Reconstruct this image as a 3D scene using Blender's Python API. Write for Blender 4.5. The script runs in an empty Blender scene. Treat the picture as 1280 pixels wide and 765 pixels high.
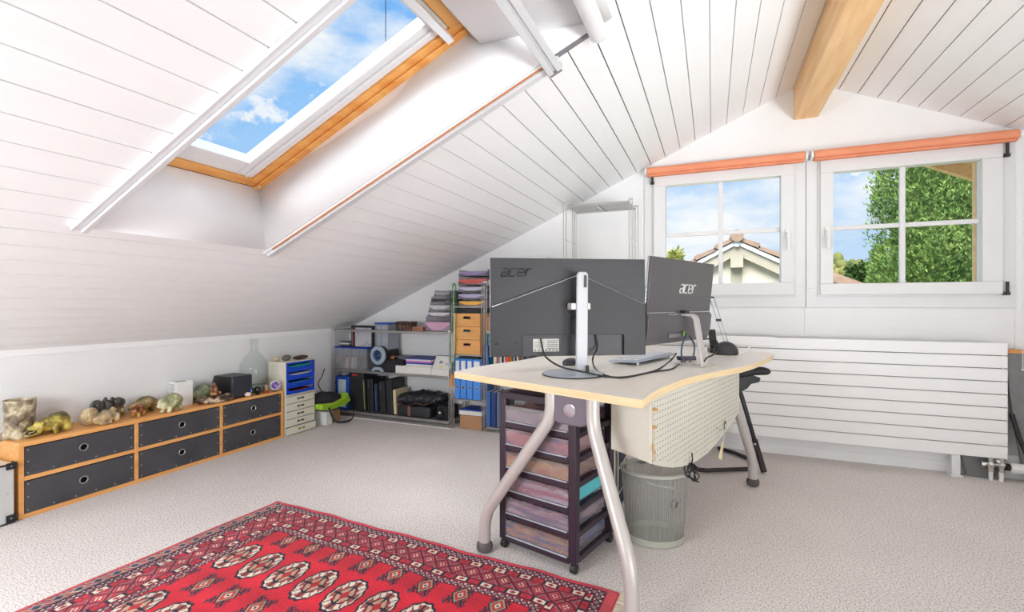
import bpy, math, random
import numpy as np
from mathutils import Matrix, Vector
random.seed(7)
C = bpy.context.scene.collection
PI = math.pi
# ---------------------------------------------------------------- survey
# Camera stands at the origin of the plan, 1.10 m up. X runs along the gable wall,
# Y towards it, Z up. sight() turns a direction of view into a point on a known plane.
F = 600.0; HOR = 379.0; TH = math.atan2(250, 600); CZ = 1.1
cs, sn = math.cos(TH), math.sin(TH)
def _ray(px, py):
    a = (px-640)/F; b = (HOR-py)/F
    return Vector((a*cs-sn, cs+a*sn, b))
EYE = Vector((0, 0, CZ))
def onY(px, py, Y): r = _ray(px, py); return EYE + r*(Y/r.y)
def onX(px, py, X): r = _ray(px, py); return EYE + r*(X/r.x)
def onZ(px, py, Z): r = _ray(px, py); return EYE + r*((Z-CZ)/r.z)
def onD(px, py, d): return EYE + _ray(px, py)*d

# ---------------------------------------------------------------- materials
def lin(c):
    c = c/255.0
    return c/12.92 if c <= .04045 else ((c+.055)/1.055)**2.4
def rgb(t): return (lin(t[0]), lin(t[1]), lin(t[2]), 1)
def mat(name, col, rough=.5, metal=0, col2=None, nscale=8, ndetail=3, bump=0, bscale=None, stretch=None, lo=.35, hi=.65, spec=.5, coat=0, emit=0, alpha=1):
    m = bpy.data.materials.new(name); m.use_nodes = True
    nt = m.node_tree; b = nt.nodes['Principled BSDF']
    b.inputs['Base Color'].default_value = rgb(col)
    b.inputs['Roughness'].default_value = rough; b.inputs['Metallic'].default_value = metal
    b.inputs['Specular IOR Level'].default_value = spec
    b.inputs['Coat Weight'].default_value = coat
    tc = nt.nodes.new('ShaderNodeTexCoord'); mp = nt.nodes.new('ShaderNodeMapping')
    nt.links.new(tc.outputs['Object'], mp.inputs['Vector'])
    if stretch: mp.inputs['Scale'].default_value = stretch
    if col2:
        n = nt.nodes.new('ShaderNodeTexNoise'); n.inputs['Scale'].default_value = nscale; n.inputs['Detail'].default_value = ndetail
        r = nt.nodes.new('ShaderNodeValToRGB'); r.color_ramp.elements[0].position = lo; r.color_ramp.elements[1].position = hi
        r.color_ramp.elements[0].color = rgb(col); r.color_ramp.elements[1].color = rgb(col2)
        nt.links.new(mp.outputs[0], n.inputs['Vector']); nt.links.new(n.outputs['Fac'], r.inputs['Fac']); nt.links.new(r.outputs[0], b.inputs['Base Color'])
    if bump:
        n2 = nt.nodes.new('ShaderNodeTexNoise'); n2.inputs['Scale'].default_value = bscale or nscale; n2.inputs['Detail'].default_value = 4
        bp = nt.nodes.new('ShaderNodeBump'); bp.inputs['Strength'].default_value = bump; bp.inputs['Distance'].default_value = .01
        nt.links.new(mp.outputs[0], n2.inputs['Vector']); nt.links.new(n2.outputs['Fac'], bp.inputs['Height']); nt.links.new(bp.outputs[0], b.inputs['Normal'])
    if emit:
        b.inputs['Emission Color'].default_value = rgb(col); b.inputs['Emission Strength'].default_value = emit
    return m
def clearmat(name, col=(255, 255, 255), gloss=.08, body=0, bodycol=(220, 220, 220), rough=.03, k=.35):
    """thin clear sheet: see-through with a faint reflection and optional milky body"""
    m = bpy.data.materials.new(name); m.use_nodes = True; nt = m.node_tree
    nt.nodes.clear(); out = nt.nodes.new('ShaderNodeOutputMaterial')
    tr = nt.nodes.new('ShaderNodeBsdfTransparent'); tr.inputs[0].default_value = rgb(col)
    gl = nt.nodes.new('ShaderNodeBsdfGlossy'); gl.inputs['Roughness'].default_value = rough
    fr = nt.nodes.new('ShaderNodeLayerWeight'); fr.inputs[0].default_value = .25
    mth = nt.nodes.new('ShaderNodeMath'); mth.operation = 'MULTIPLY_ADD'; mth.inputs[1].default_value = k; mth.inputs[2].default_value = gloss
    nt.links.new(fr.outputs['Facing'], mth.inputs[0])
    mx = nt.nodes.new('ShaderNodeMixShader'); nt.links.new(mth.outputs[0], mx.inputs[0])
    last = tr
    if body:
        df = nt.nodes.new('ShaderNodeBsdfDiffuse'); df.inputs[0].default_value = rgb(bodycol)
        m2 = nt.nodes.new('ShaderNodeMixShader'); m2.inputs[0].default_value = body
        nt.links.new(tr.outputs[0], m2.inputs[1]); nt.links.new(df.outputs[0], m2.inputs[2]); last = m2
    nt.links.new(last.outputs[0], mx.inputs[1]); nt.links.new(gl.outputs[0], mx.inputs[2]); nt.links.new(mx.outputs[0], out.inputs[0])
    return m
MT = {}
MT['wall'] = mat('white_plaster', (241, 241, 241), .9, col2=(243, 243, 243), nscale=3, bump=.25, bscale=90)
MT['board'] = mat('white_glazed_boards', (247, 247, 247), .55, col2=(250, 250, 250), nscale=2.2, ndetail=6, stretch=(6, 1, 6), bump=.08, bscale=40)
MT['gap'] = mat('board_backing', (120, 116, 112), .9)
MT['wpaint'] = mat('white_paint', (229, 229, 229), .4, col2=(231, 231, 231), nscale=5)
MT['radwhite'] = mat('white_radiator_enamel', (247, 246, 245), .4)
MT['reveal'] = mat('white_lining', (250, 250, 251), .85, col2=(250, 250, 250), nscale=3)
MT['pine'] = mat('orange_pine', (238, 178, 100), .45, col2=(222, 150, 72), nscale=4, ndetail=5, stretch=(1, 1, 9))
MT['beam'] = mat('beam_spruce', (246, 208, 158), .55, col2=(236, 188, 130), nscale=3, ndetail=6, stretch=(8, .7, 8))
MT['alu'] = mat('white_aluminium_profile', (232, 233, 235), .35, metal=.3)
MT['steel'] = mat('brushed_steel', (200, 200, 200), .3, metal=1)
MT['chrome'] = mat('chrome_wire', (214, 212, 208), .22, metal=1)
MT['black'] = mat('black_plastic', (30, 30, 33), .45, col2=(38, 38, 41), nscale=20)
MT['dark'] = mat('dark_metal', (52, 50, 52), .5)
MT['grey'] = mat('grey_plastic', (128, 124, 130), .5)
MT['white'] = mat('white_plastic', (238, 238, 236), .4)
MT['orangefab'] = mat('orange_blind_fabric', (232, 146, 108), .8, col2=(238, 156, 120), nscale=6)
MT['glass'] = clearmat('window_glass', (252, 254, 255), .004, k=.08)

# ---------------------------------------------------------------- mesh builder
WM = {}   # world matrix of every empty / parent
class MB:
    def __init__(s, M=None): s.v = []; s.f = []; s.mi = []; s.M = M or Matrix(); s.m = 0
    def add(s, vs, fs):
        o = len(s.v); s.v += [s.M @ Vector(p) for p in vs]; s.f += [[i+o for i in q] for q in fs]; s.mi += [s.m]*len(fs); return s
    def box(s, x0, x1, y0, y1, z0, z1):
        return s.add([(x, y, z) for x in (x0, x1) for y in (y0, y1) for z in (z0, z1)],
                     [(0, 1, 3, 2), (4, 6, 7, 5), (0, 4, 5, 1), (2, 3, 7, 6), (0, 2, 6, 4), (1, 5, 7, 3)])
    def bc(s, c, d, R=None):
        h = [q/2 for q in d]; R = R or Matrix.Identity(3)
        vs = [Vector(c) + R @ Vector((x*h[0], y*h[1], z*h[2])) for x in (-1, 1) for y in (-1, 1) for z in (-1, 1)]
        return s.add(vs, [(0, 1, 3, 2), (4, 6, 7, 5), (0, 4, 5, 1), (2, 3, 7, 6), (0, 2, 6, 4), (1, 5, 7, 3)])
    def ext(s, poly, vec):
        n = len(poly); vec = Vector(vec)
        a = [Vector(p) for p in poly]; b = [p+vec for p in a]
        return s.add(a+b, [list(range(n))[::-1], list(range(n, 2*n))] + [(i, (i+1) % n, n+(i+1) % n, n+i) for i in range(n)])
    def tube(s, path, r, n=8, closed=False, caps=True, flat=1):
        P = [Vector(p) for p in path]; m = len(P)
        R = r if isinstance(r, (list, tuple)) else [r]*m
        prev = None; rings = []
        for i in range(m):
            if closed: t = P[(i+1) % m]-P[i-1]
            else: t = P[min(i+1, m-1)]-P[max(i-1, 0)]
            if t.length < 1e-9: t = Vector((0, 0, 1))
            t.normalize()
            if prev is None:
                u = t.orthogonal().normalized()
            else:
                u = (prev - t*prev.dot(t)); u = u.normalized() if u.length > 1e-6 else t.orthogonal().normalized()
            prev = u; w = t.cross(u)
            rings.append([P[i] + (u*math.cos(2*PI*k/n) + w*math.sin(2*PI*k/n)*flat)*R[i] for k in range(n)])
        vs = [p for q in rings for p in q]; fs = []
        for i in range(m if closed else m-1):
            j = (i+1) % m
            for k in range(n): fs.append((i*n+k, i*n+(k+1) % n, j*n+(k+1) % n, j*n+k))
        if caps and not closed: fs += [list(range(n))[::-1], [(m-1)*n+k for k in range(n)]]
        return s.add(vs, fs)
    def rod(s, a, b, r, n=8): return s.tube([a, b], r, n)
    def lathe(s, prof, n=24, c=(0, 0, 0), sy=1, R=None, caps=True):
        R = R or Matrix.Identity(3); c = Vector(c); vs = []; fs = []
        for (r, z) in prof:
            for k in range(n): vs.append(c + R @ Vector((r*math.cos(2*PI*k/n), r*sy*math.sin(2*PI*k/n), z)))
        m = len(prof)
        for i in range(m-1):
            for k in range(n): fs.append((i*n+k, i*n+(k+1) % n, (i+1)*n+(k+1) % n, (i+1)*n+k))
        if caps and prof[0][0] > 1e-6: fs.append(list(range(n))[::-1])
        if caps and prof[-1][0] > 1e-6: fs.append([(m-1)*n+k for k in range(n)])
        return s.add(vs, fs)
    def ell(s, c, r, R=None, n=14, m=9):
        R = R or Matrix.Identity(3); c = Vector(c)
        if not isinstance(r, (tuple, list)): r = (r, r, r)
        vs = [c + R @ Vector((0, 0, -r[2]))]
        for i in range(1, m):
            t = PI*i/m - PI/2
            for k in range(n): vs.append(c + R @ Vector((r[0]*math.cos(t)*math.cos(2*PI*k/n), r[1]*math.cos(t)*math.sin(2*PI*k/n), r[2]*math.sin(t))))
        vs.append(c + R @ Vector((0, 0, r[2]))); L = len(vs)-1; fs = []
        for k in range(n):
            fs.append((0, 1+(k+1) % n, 1+k)); fs.append((L, L-n+k, L-n+(k+1) % n))
        for i in range(m-2):
            for k in range(n): fs.append((1+i*n+k, 1+i*n+(k+1) % n, 1+(i+1)*n+(k+1) % n, 1+(i+1)*n+k))
        return s.add(vs, fs)
    def build(s, name, mats, parent=None, bevel=0, seg=2, smooth=35, remesh=0, loc=None, rotz=0, disp=0, sub=0, solid=0):
        """verts are authored in world space; a child is stored in its parent's space, a root in its own"""
        if parent is not None: W = WM[parent.name]
        else:
            if loc is None:
                A = np.array([tuple(p) for p in s.v]); lo = A.min(0); hi = A.max(0); loc = ((lo[0]+hi[0])/2, (lo[1]+hi[1])/2, lo[2])
            W = Matrix.Translation(loc) @ Matrix.Rotation(rotz, 4, 'Z')
        inv = W.inverted()
        me = bpy.data.meshes.new(name); me.from_pydata([tuple(inv @ p) for p in s.v], [], s.f); me.validate()
        if not isinstance(mats, (list, tuple)): mats = [mats]
        for m in mats: me.materials.append(MT[m] if isinstance(m, str) else m)
        if len(mats) > 1: me.polygons.foreach_set('material_index', s.mi[:len(me.polygons)])
        me.polygons.foreach_set('use_smooth', [True]*len(me.polygons)); me.update()
        import bmesh as _b
        bm = _b.new(); bm.from_mesh(me); _b.ops.recalc_face_normals(bm, faces=bm.faces); bm.to_mesh(me); bm.free()
        me.set_sharp_from_angle(angle=math.radians(smooth))
        o = bpy.data.objects.new(name, me); C.objects.link(o)
        if parent is not None: o.parent = parent; WM[o.name] = W.copy()
        else: o.matrix_world = W; WM[o.name] = W.copy()
        if solid: q = o.modifiers.new('thick', 'SOLIDIFY'); q.thickness = solid; q.offset = 0
        if remesh:
            q = o.modifiers.new('remesh', 'REMESH'); q.mode = 'VOXEL'; q.voxel_size = remesh; q.use_smooth_shade = True
            q = o.modifiers.new('sm', 'SMOOTH'); q.iterations = 3; q.factor = .6
        if disp:
            t = bpy.data.textures.new(name, 'CLOUDS'); t.noise_scale = disp[1]
            q = o.modifiers.new('disp', 'DISPLACE'); q.texture = t; q.strength = disp[0]; q.mid_level = .5
        if bevel: q = o.modifiers.new('bevel', 'BEVEL'); q.width = bevel; q.segments = seg; q.limit_method = 'ANGLE'; q.angle_limit = math.radians(40)
        if sub: q = o.modifiers.new('sub', 'SUBSURF'); q.levels = sub; q.render_levels = sub
        return o
def tag(o, label, cat, group=None):
    o['label'] = label; o['category'] = cat
    if group: o['group'] = group
    return o
def struct(o): o['kind'] = 'structure'; return o
def thing(name, label, cat, loc=(0, 0, 0), rotz=0, group=None):
    o = bpy.data.objects.new(name, None); C.objects.link(o); o.empty_display_size = .1
    o.location = loc; o.rotation_euler = (0, 0, rotz)
    WM[o.name] = Matrix.Translation(loc) @ Matrix.Rotation(rotz, 4, 'Z')
    return tag(o, label, cat, group)
def dup(root, loc, rotz=0, label=None, group=None):
    r = root.copy(); C.objects.link(r); r.location = loc; r.rotation_euler = (0, 0, rotz)
    if label: r['label'] = label
    if group: r['group'] = group
    WM[r.name] = Matrix.Translation(loc) @ Matrix.Rotation(rotz, 4, 'Z')
    for ch in [o for o in list(C.objects) if o.parent == root]:
        c = ch.copy(); C.objects.link(c); c.parent = r; WM[c.name] = WM[r.name].copy()
        for g in [o for o in list(C.objects) if o.parent == ch]:
            d = g.copy(); C.objects.link(d); d.parent = c
    return r
def X(loc, rz=0, rx=0, ry=0):
    return Matrix.Translation(loc) @ Matrix.Rotation(rz, 4, 'Z') @ Matrix.Rotation(ry, 4, 'Y') @ Matrix.Rotation(rx, 4, 'X')
def arc(pts, r, n=6):
    """polyline with rounded corners"""
    P = [Vector(p) for p in pts]; out = [P[0]]
    for i in range(1, len(P)-1):
        a = (P[i-1]-P[i]); b = (P[i+1]-P[i]); q = min(r, a.length*.48, b.length*.48)
        A = P[i]+a.normalized()*q; B = P[i]+b.normalized()*q
        for k in range(n+1):
            t = k/n; out.append(A*(1-t)**2 + P[i]*2*t*(1-t) + B*t*t)
    out.append(P[-1]); return out
def spline(pts, n=8):
    P = [Vector(p) for p in pts]; out = []
    for i in range(len(P)-1):
        a = P[max(i-1, 0)]; b = P[i]; c = P[i+1]; d = P[min(i+2, len(P)-1)]
        for k in range(n):
            t = k/n; out.append(.5*((2*b)+(c-a)*t+(2*a-5*b+4*c-d)*t*t+(-a+3*b-3*c+d)*t**3))
    out.append(P[-1]); return out

# ---------------------------------------------------------------- room shell
XL, XR, YB, YF = -3.51, 4.75, 4.0, -2.6
K, B0 = .448, 2.414
XA = .62; ZA = B0+K*XA            # ridge
K2 = .44
def zl(x): return B0+K*x
def zr(x): return ZA-K2*(x-XA)
# carpet
cm = bpy.data.materials.new('beige_loop_carpet'); cm.use_nodes = True
nt = cm.node_tree; b = nt.nodes['Principled BSDF']; b.inputs['Roughness'].default_value = .95; b.inputs['Specular IOR Level'].default_value = .1
tc = nt.nodes.new('ShaderNodeTexCoord')
n1 = nt.nodes.new('ShaderNodeTexNoise'); n1.inputs['Scale'].default_value = 150; n1.inputs['Detail'].default_value = 3
r1 = nt.nodes.new('ShaderNodeValToRGB'); e = r1.color_ramp.elements
e[0].position = .37; e[0].color = rgb((184, 174, 168)); e[1].position = .60; e[1].color = rgb((245, 239, 236))
q = e.new(.45); q.color = rgb((227, 218, 214))
n2 = nt.nodes.new('ShaderNodeTexNoise'); n2.inputs['Scale'].default_value = 3; n2.inputs['Detail'].default_value = 2
mx = nt.nodes.new('ShaderNodeMix'); mx.data_type = 'RGBA'; mx.blend_type = 'MULTIPLY'; mx.inputs['Factor'].default_value = .12
nt.links.new(tc.outputs['Object'], n1.inputs['Vector']); nt.links.new(tc.outputs['Object'], n2.inputs['Vector'])
nt.links.new(n1.outputs['Fac'], r1.inputs['Fac']); nt.links.new(r1.outputs[0], mx.inputs['A']); nt.links.new(n2.outputs['Fac'], mx.inputs['B'])
nt.links.new(mx.outputs['Result'], b.inputs['Base Color'])
bp = nt.nodes.new('ShaderNodeBump'); bp.inputs['Strength'].default_value = .5; bp.inputs['Distance'].default_value = .004
nt.links.new(n1.outputs['Fac'], bp.inputs['Height']); nt.links.new(bp.outputs[0], b.inputs['Normal'])
MT['carpet'] = cm
struct(MB().box(XL-.2, XR+.2, YF-.2, YB+.3, -.2, 0).build('floor', 'carpet'))

# gable wall with two window openings
wins = [(-.338, .46, 1.25, 2.026), (.783, 1.583, 1.237, 2.017)]
g = MB(); T = .07
xs = sorted({XL-.2, wins[0][0], wins[0][1], XA, wins[1][0], wins[1][1], XR+.2})
ax = [XL-.2, wins[0][0]-.04, wins[0][1]+.04, wins[1][0]-.04, wins[1][1]+.04, XR+.2]
def top(x): return min(zl(x), zr(x))+.02
def gpoly(x0, x1, z0, z1=None):
    if z1 is None:
        pts = [(x0, YB, z0), (x1, YB, z0), (x1, YB, top(x1))]
        if x0 < XA < x1: pts.append((XA, YB, ZA+.02))
        pts.append((x0, YB, top(x0)))
    else: pts = [(x0, YB, z0), (x1, YB, z0), (x1, YB, z1), (x0, YB, z1)]
    g.ext(pts, (0, T, 0))
gpoly(ax[0], ax[1], 0); gpoly(ax[2], ax[3], 0); gpoly(ax[4], ax[5], 0)
for (a, bb, w) in ((ax[1], ax[2], wins[0]), (ax[3], ax[4], wins[1])):
    gpoly(a, bb, 0, w[2]-.04); gpoly(a, bb, w[3]+.04)
struct(g.build('wall_back', 'wall'))
struct(MB().box(XL-.2, XL, YF, YB, 0, zl(XL)+.03).build('wall_left', 'wall'))
struct(MB().box(XR, XR+.2, YF, YB, 0, zr(XR)+.05).build('wall_right', 'wall'))
w = MB(); w.ext([(XL-.2, YF, 0), (XR+.2, YF, 0), (XR+.2, YF, zr(XR+.2)), (XA, YF, ZA), (XL-.2, YF, zl(XL-.2))], (0, -.2, 0)); struct(w.build('wall_front', 'wall'))

# boarded ceiling: every board is real, with shadow gaps; skylight opening left free
kk = math.hypot(1, K); sv = Vector((1/kk, 0, K/kk)); nv = Vector((-K/kk, 0, 1/kk))
def SL(Y, x, n=0):   # point on the left slope above x, raised by n off its face
    return Vector((x, Y, zl(x))) + nv*n
SKX0, SKX1, SKY0, SKY1 = -2.275, -.43, 1.10, 1.925
P_ = .1105; J0 = -.0093
c = MB(); gap = .005
def lboard(x0, x1, y0, y1, n0, n1):
    c.add([SL(y, x, n) for x in (x0, x1) for y in (y0, y1) for n in (n0, n1)], [(0, 1, 3, 2), (4, 6, 7, 5), (0, 4, 5, 1), (2, 3, 7, 6), (0, 2, 6, 4), (1, 5, 7, 3)])
def cutboards(x0, x1, n0, n1):
    segs = []
    cuts = sorted({x0, x1} | {q for q in (SKX0, SKX1) if x0 < q < x1})
    for a, bb in zip(cuts, cuts[1:]):
        mid = (a+bb)/2
        if SKX0 < mid < SKX1: lboard(a, bb, YF, SKY0, n0, n1); lboard(a, bb, SKY1, YB, n0, n1)
        else: lboard(a, bb, YF, YB, n0, n1)
i = -34
while True:
    x0 = J0+i*P_; x1 = x0+P_
    if x0 > XA: break
    x0 = max(x0, XL-.1); x1 = min(x1, XA)
    if x1 > x0+.01: cutboards(x0+gap/2, x1-gap/2, 0, .018)
    i += 1
c.m = 1
cutboards(XL-.1, XA, .018, .03)
c.m = 0
def rboard(x0, x1, n0, n1):
    u = Vector((K2, 0, 1)).normalized()
    c.add([Vector((x, y, zr(x)))+u*n for x in (x0, x1) for y in (YF, YB) for n in (n0, n1)], [(0, 1, 3, 2), (4, 6, 7, 5), (0, 4, 5, 1), (2, 3, 7, 6), (0, 2, 6, 4), (1, 5, 7, 3)])
J1 = .933; i = -3
while True:
    x0 = J1+i*P_; x1 = x0+P_
    if x0 > XR+.05: break
    x0 = max(x0, XA)
    if x1 > x0+.01: rboard(x0+gap/2, x1-gap/2, 0, .018)
    i += 1
c.m = 1; rboard(XA, XR+.1, .018, .03)
struct(c.build('ceiling', ['board', 'gap']))
# outer roof skin stops the sky leaking in (roof build-up above the boards)
r = MB(); D = .034; D2 = .14
for (x0, x1, y0, y1) in ((XL-.5, SKX0-.03, YF-.3, YB+.2), (SKX1+.1, XA, YF-.3, YB+.2), (SKX0-.03, SKX1+.1, YF-.3, SKY0-.05), (SKX0-.03, SKX1+.1, SKY1+.08, YB+.2)):
    r.add([SL(y, x, n) for x in (x0, x1) for y in (y0, y1) for n in (D, D2)], [(0, 1, 3, 2), (4, 6, 7, 5), (0, 4, 5, 1), (2, 3, 7, 6), (0, 2, 6, 4), (1, 5, 7, 3)])
u = Vector((K2, 0, 1)).normalized()
r.add([Vector((x, y, zr(x)))+u*n for x in (XA, XR+.4) for y in (YF-.3, YB+.2) for n in (D, D2)], [(0, 1, 3, 2), (4, 6, 7, 5), (0, 4, 5, 1), (2, 3, 7, 6), (0, 2, 6, 4), (1, 5, 7, 3)])
struct(r.build('trim_9', 'gap'))

# ridge beam, knee-wall trims, skirting
struct(MB().box(.547, .699, YF, YB-.001, 2.427, ZA-.02).build('trim_1', 'beam', bevel=.004))
t = MB(); t.ext([(XL, YF, zl(XL)-.03), (XL+.012, YF, zl(XL)-.03), (XL+.012, YF, zl(XL+.012)), (XL, YF, zl(XL))], (0, YB-YF, 0)); struct(t.build('trim_2', 'board'))
s_ = MB(); s_.box(XL, XR, YB-.018, YB, 0, .07); s_.box(-.9, XR, YB-.03, YB, .073, .15); struct(s_.build('baseboard_back', 'board', bevel=.002))
s_ = MB(); s_.box(XL, XL+.012, YF, YB-.02, 0, .05); struct(s_.build('baseboard_left', 'board', bevel=.002))

# skylight lining (reveal), frame, sash, pane
N1 = .30
lining = MB()
a0 = SL(SKY0, SKX0); a1 = SL(SKY1, SKX0)
fr0 = Vector((-2.275, 1.14, 1.722)); fr1 = Vector((-2.275, 1.88, 1.722))
def quad(m, p): m.add(p, [(0, 1, 2, 3)])
zt = 2.246
ft0 = Vector((-.986, 1.14, 2.30)); ft1 = Vector((-.986, 1.875, 2.30))
c0 = Vector((-.936, 1.13, zt)); c1 = Vector((-.936, 1.90, zt))
e0 = Vector((SKX1+.06, SKY0, zt)); e1 = Vector((SKX1+.06, SKY1, zt))
quad(lining, [a0, a1, fr1, fr0])                       # lower lining, vertical
s0 = SL(SKY0, SKX1); s1 = SL(SKY1, SKX1)
lining.add([a1, s1, e1, c1, ft1, fr1], [(0, 1, 2, 3, 4, 5)])
lining.add([a0, s0, e0, c0, ft0, fr0], [(0, 5, 4, 3, 2, 1)])
quad(lining, [ft0, ft1, c1, c0]); quad(lining, [c0, c1, e1, e0]); quad(lining, [e0, e1, s1, s0])
o = lining.build('trim_3', 'reveal', solid=.012, smooth=20); struct(o)
# frame coordinates on the roof window plane
def WP(Y, x, n):   # x measured along plan; the window plane is parallel to the slope, N1 above it
    return Vector((x, Y, zl(x))) + nv*n
def slab(m, y0, y1, x0, x1, n0, n1):
    m.add([WP(y, x, n) for x in (x0, x1) for y in (y0, y1) for n in (n0, n1)], [(0, 1, 3, 2), (4, 6, 7, 5), (0, 4, 5, 1), (2, 3, 7, 6), (0, 2, 6, 4), (1, 5, 7, 3)])
# plan x of frame edges once raised by N1 (raising shifts x by -nv.x*n)
sh = -nv.x*N1
FX0, FX1, FY0, FY1 = -2.275+sh, -.93+sh-.06, 1.12, 1.895
win = thing('window_1', 'roof window', 'window', (-1.6, 1.5, 1.9)); del win['label'], win['category']; struct(win)
f = MB()
slab(f, FY0, FY0+.092, FX0, FX1, N1, N1+.09); slab(f, FY1-.092, FY1, FX0, FX1, N1, N1+.09)
slab(f, FY0+.092, FY1-.092, FX0, FX0+.05, N1, N1+.09); slab(f, FY0+.092, FY1-.092, FX1-.05, FX1, N1, N1+.09)
slab(f, FY1-.055, FY1-.005, FX0, FX1, N1-.014, N1); slab(f, FY0+.005, FY0+.04, FX0, FX1, N1-.014, N1)
f.build('pine_frame', 'pine', win, bevel=.006)
f = MB(); q0, q1 = FY0+.092, FY1-.092
GX0, GX1, GY0, GY1 = -2.131+sh, -1.10+sh, 1.30, 1.712
slab(f, q0, GY0, FX0+.05, FX1-.05, N1+.012, N1+.07); slab(f, GY1, q1, FX0+.05, FX1-.05, N1+.012, N1+.07)
slab(f, GY0, GY1, FX0+.05, GX0, N1+.012, N1+.07); slab(f, GY0, GY1, GX1, FX1-.05, N1+.012, N1+.07)
slab(f, GY1+.035, GY1+.05, FX0+.06, FX1-.06, N1-.004, N1+.012); slab(f, GY0-.05, GY0-.035, FX0+.06, FX1-.06, N1-.004, N1+.012)
f.build('sash', 'wpaint', win, bevel=.005)
f = MB(); slab(f, GY0-.01, GY1+.01, GX0-.01, GX1+.01, N1+.04, N1+.044); f.build('pane', 'glass', win)
f = MB(); slab(f, GY0-.06, FY1-.075, FX1-.085, FX1-.055, N1-.045, N1-.018); slab(f, GY0-.02, GY1+.03, GX1+.012, GX1+.026, N1-.016, N1+.011); f.build('control_bar', 'alu', win, bevel=.004)
f = MB(); p = WP(FY1-.04, FX0+.03, N1-.016); f.lathe([(0, -.004), (.008, -.004), (.01, .002), (.004, .006), (0, .006)], 12, p); f.build('screw_cap', 'steel', win)
# outside flashing box so the opening looks solid from outside
f = MB()
for (y0, y1, x0, x1) in ((FY0-.05, FY0, FX0-.05, FX1+.05), (FY1, FY1+.05, FX0-.05, FX1+.05), (FY0, FY1, FX0-.05, FX0), (FY0, FY1, FX1, FX1+.05)): slab(f, y0, y1, x0, x1, N1-.0, N1+.1)
f.build('flashing', 'dark', win)

# blind rails on the ceiling plane either side of the skylight, with blind bar and roller tube
def rail(y0, y1, x0, x1, inner, name_label, slot):
    t = thing('blind_rail', name_label, 'blind rail', tuple(SL((y0+y1)/2, x0)))
    m = MB(); s = 1 if inner > 0 else -1
    ya, yb = (y0, y1)
    slab(m, ya, yb, x0, x1, -.012, -.002)
    if s > 0:   # inner lip towards +Y
        slab(m, yb-.02, yb, x0, x1, -.026, -.012); slab(m, ya, ya+.012, x0, x1, -.02, -.012)
    else:
        slab(m, ya+.022, yb, x0, x1, -.026, -.012)
    m.build('profile', 'alu', t, bevel=.0015)
    return t
tl_ = rail(1.045, 1.098, -2.275, -.50, 1, 'long white blind rail up the near side of the skylight', 0)
tr_ = rail(1.925, 1.985, -2.30, -.60, -1, 'long white blind rail with orange edging up the far side of the skylight', 0)
m = MB(); slab(m, 1.929, 1.937, -2.24, -.64, -.017, -.011); m.build('orange_edging', mat('brown_orange_edge', (196, 128, 84), .7), tr_)
m = MB(); slab(m, 1.925, 1.945, -.64, -.47, -.01, .03); m.build('rail_end', 'grey', tr_)
t = thing('blind_bar', 'white double blind bar spanning across the upper skylight opening', 'blind', tuple(SL(1.5, -.63)))
m = MB(); slab(m, 1.10, 1.957, -.665, -.642, -.055, -.028); slab(m, 1.10, 1.957, -.63, -.605, -.055, -.028); slab(m, 1.10, 1.957, -.642, -.63, -.045, -.035); m.build('bar', 'alu', t, bevel=.003)
m = MB(); slab(m, 1.957, 1.97, -.66, -.61, -.056, -.0262); m.build('end_cap', 'grey', t, bevel=.002)
t = thing('blind_roller', 'thick round white blind roller tube at the top of the skylight', 'blind', (-.43, 1.5, 2.15))
m = MB(); _r = _ray(748, 42); _t = (B0-.040-CZ)/(_r.z-K*_r.x); _e = EYE+_r*_t; rc = Vector((_e.x, 0, _e.z)); ye = _e.y; m.rod(rc+Vector((0, 1.12, 0)), rc+Vector((0, ye, 0)), .035, 28); m.build('tube', 'wpaint', t, bevel=.003)
m = MB(); m.rod(rc+Vector((0, ye, 0)), rc+Vector((0, ye+.004, 0)), .037, 28); m.build('end_cap', 'alu', t)
# hanging bead chain in front of the pane
m = MB(); ct = onX(482, -6, -1.25); cb = onX(482, 52, -1.25)
k = 0; z = ct.z
while z > cb.z: m.ell((ct.x, ct.y, z), (.0030, .0030, .0036), n=6, m=4); z -= .0088; k += 1
m.rod((ct.x, ct.y, ct.z), (ct.x, ct.y, cb.z), .0007, 5)
tag(m.build('bead_chain', mat('dark_blue_beads', (30, 50, 90), .4)), 'thin dark bead chain hanging straight down in front of the skylight pane', 'chain')
# ---------------------------------------------------------------- gable wall: casing, windows, blinds
m = MB(); Yc = YB
def frame(m, x0, x1, z0, z1, w, y0, y1):
    m.box(x0, x1, y0, y1, z0, z0+w); m.box(x0, x1, y0, y1, z1-w, z1); m.box(x0, x0+w, y0, y1, z0+w, z1-w); m.box(x1-w, x1, y0, y1, z0+w, z1-w)
def ringbox(m, X0, X1, Z0, Z1, x0, x1, z0, z1, y0, y1):
    m.box(X0, X1, y0, y1, Z0, z0); m.box(X0, X1, y0, y1, z1, Z1); m.box(X0, x0, y0, y1, z0, z1); m.box(x1, X1, y0, y1, z0, z1)
for (X0, X1, wn) in ((-.503, .6195, wins[0]), (.6235, 1.755, wins[1])):
    ringbox(m, X0, X1, 1.07, 2.20 if X0 < 0 else 2.19, wn[0]-.03, wn[1]+.03, wn[2]-.03, wn[3]+.03, YB-.014, YB-.001)
struct(m.build('trim_4', 'wpaint', bevel=.002))
m = MB(); m.box(.615, .628, YB-.006, YB, .87, 1.07); m.box(.628, 1.755, YB-.004, YB, .99, 1.068); m.box(-.50, .614, YB-.004, YB, .99, 1.068); m.box(1.755, 1.762, YB-.006, YB, .3, 2.2)
struct(m.build('trim_5', 'wall'))
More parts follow.
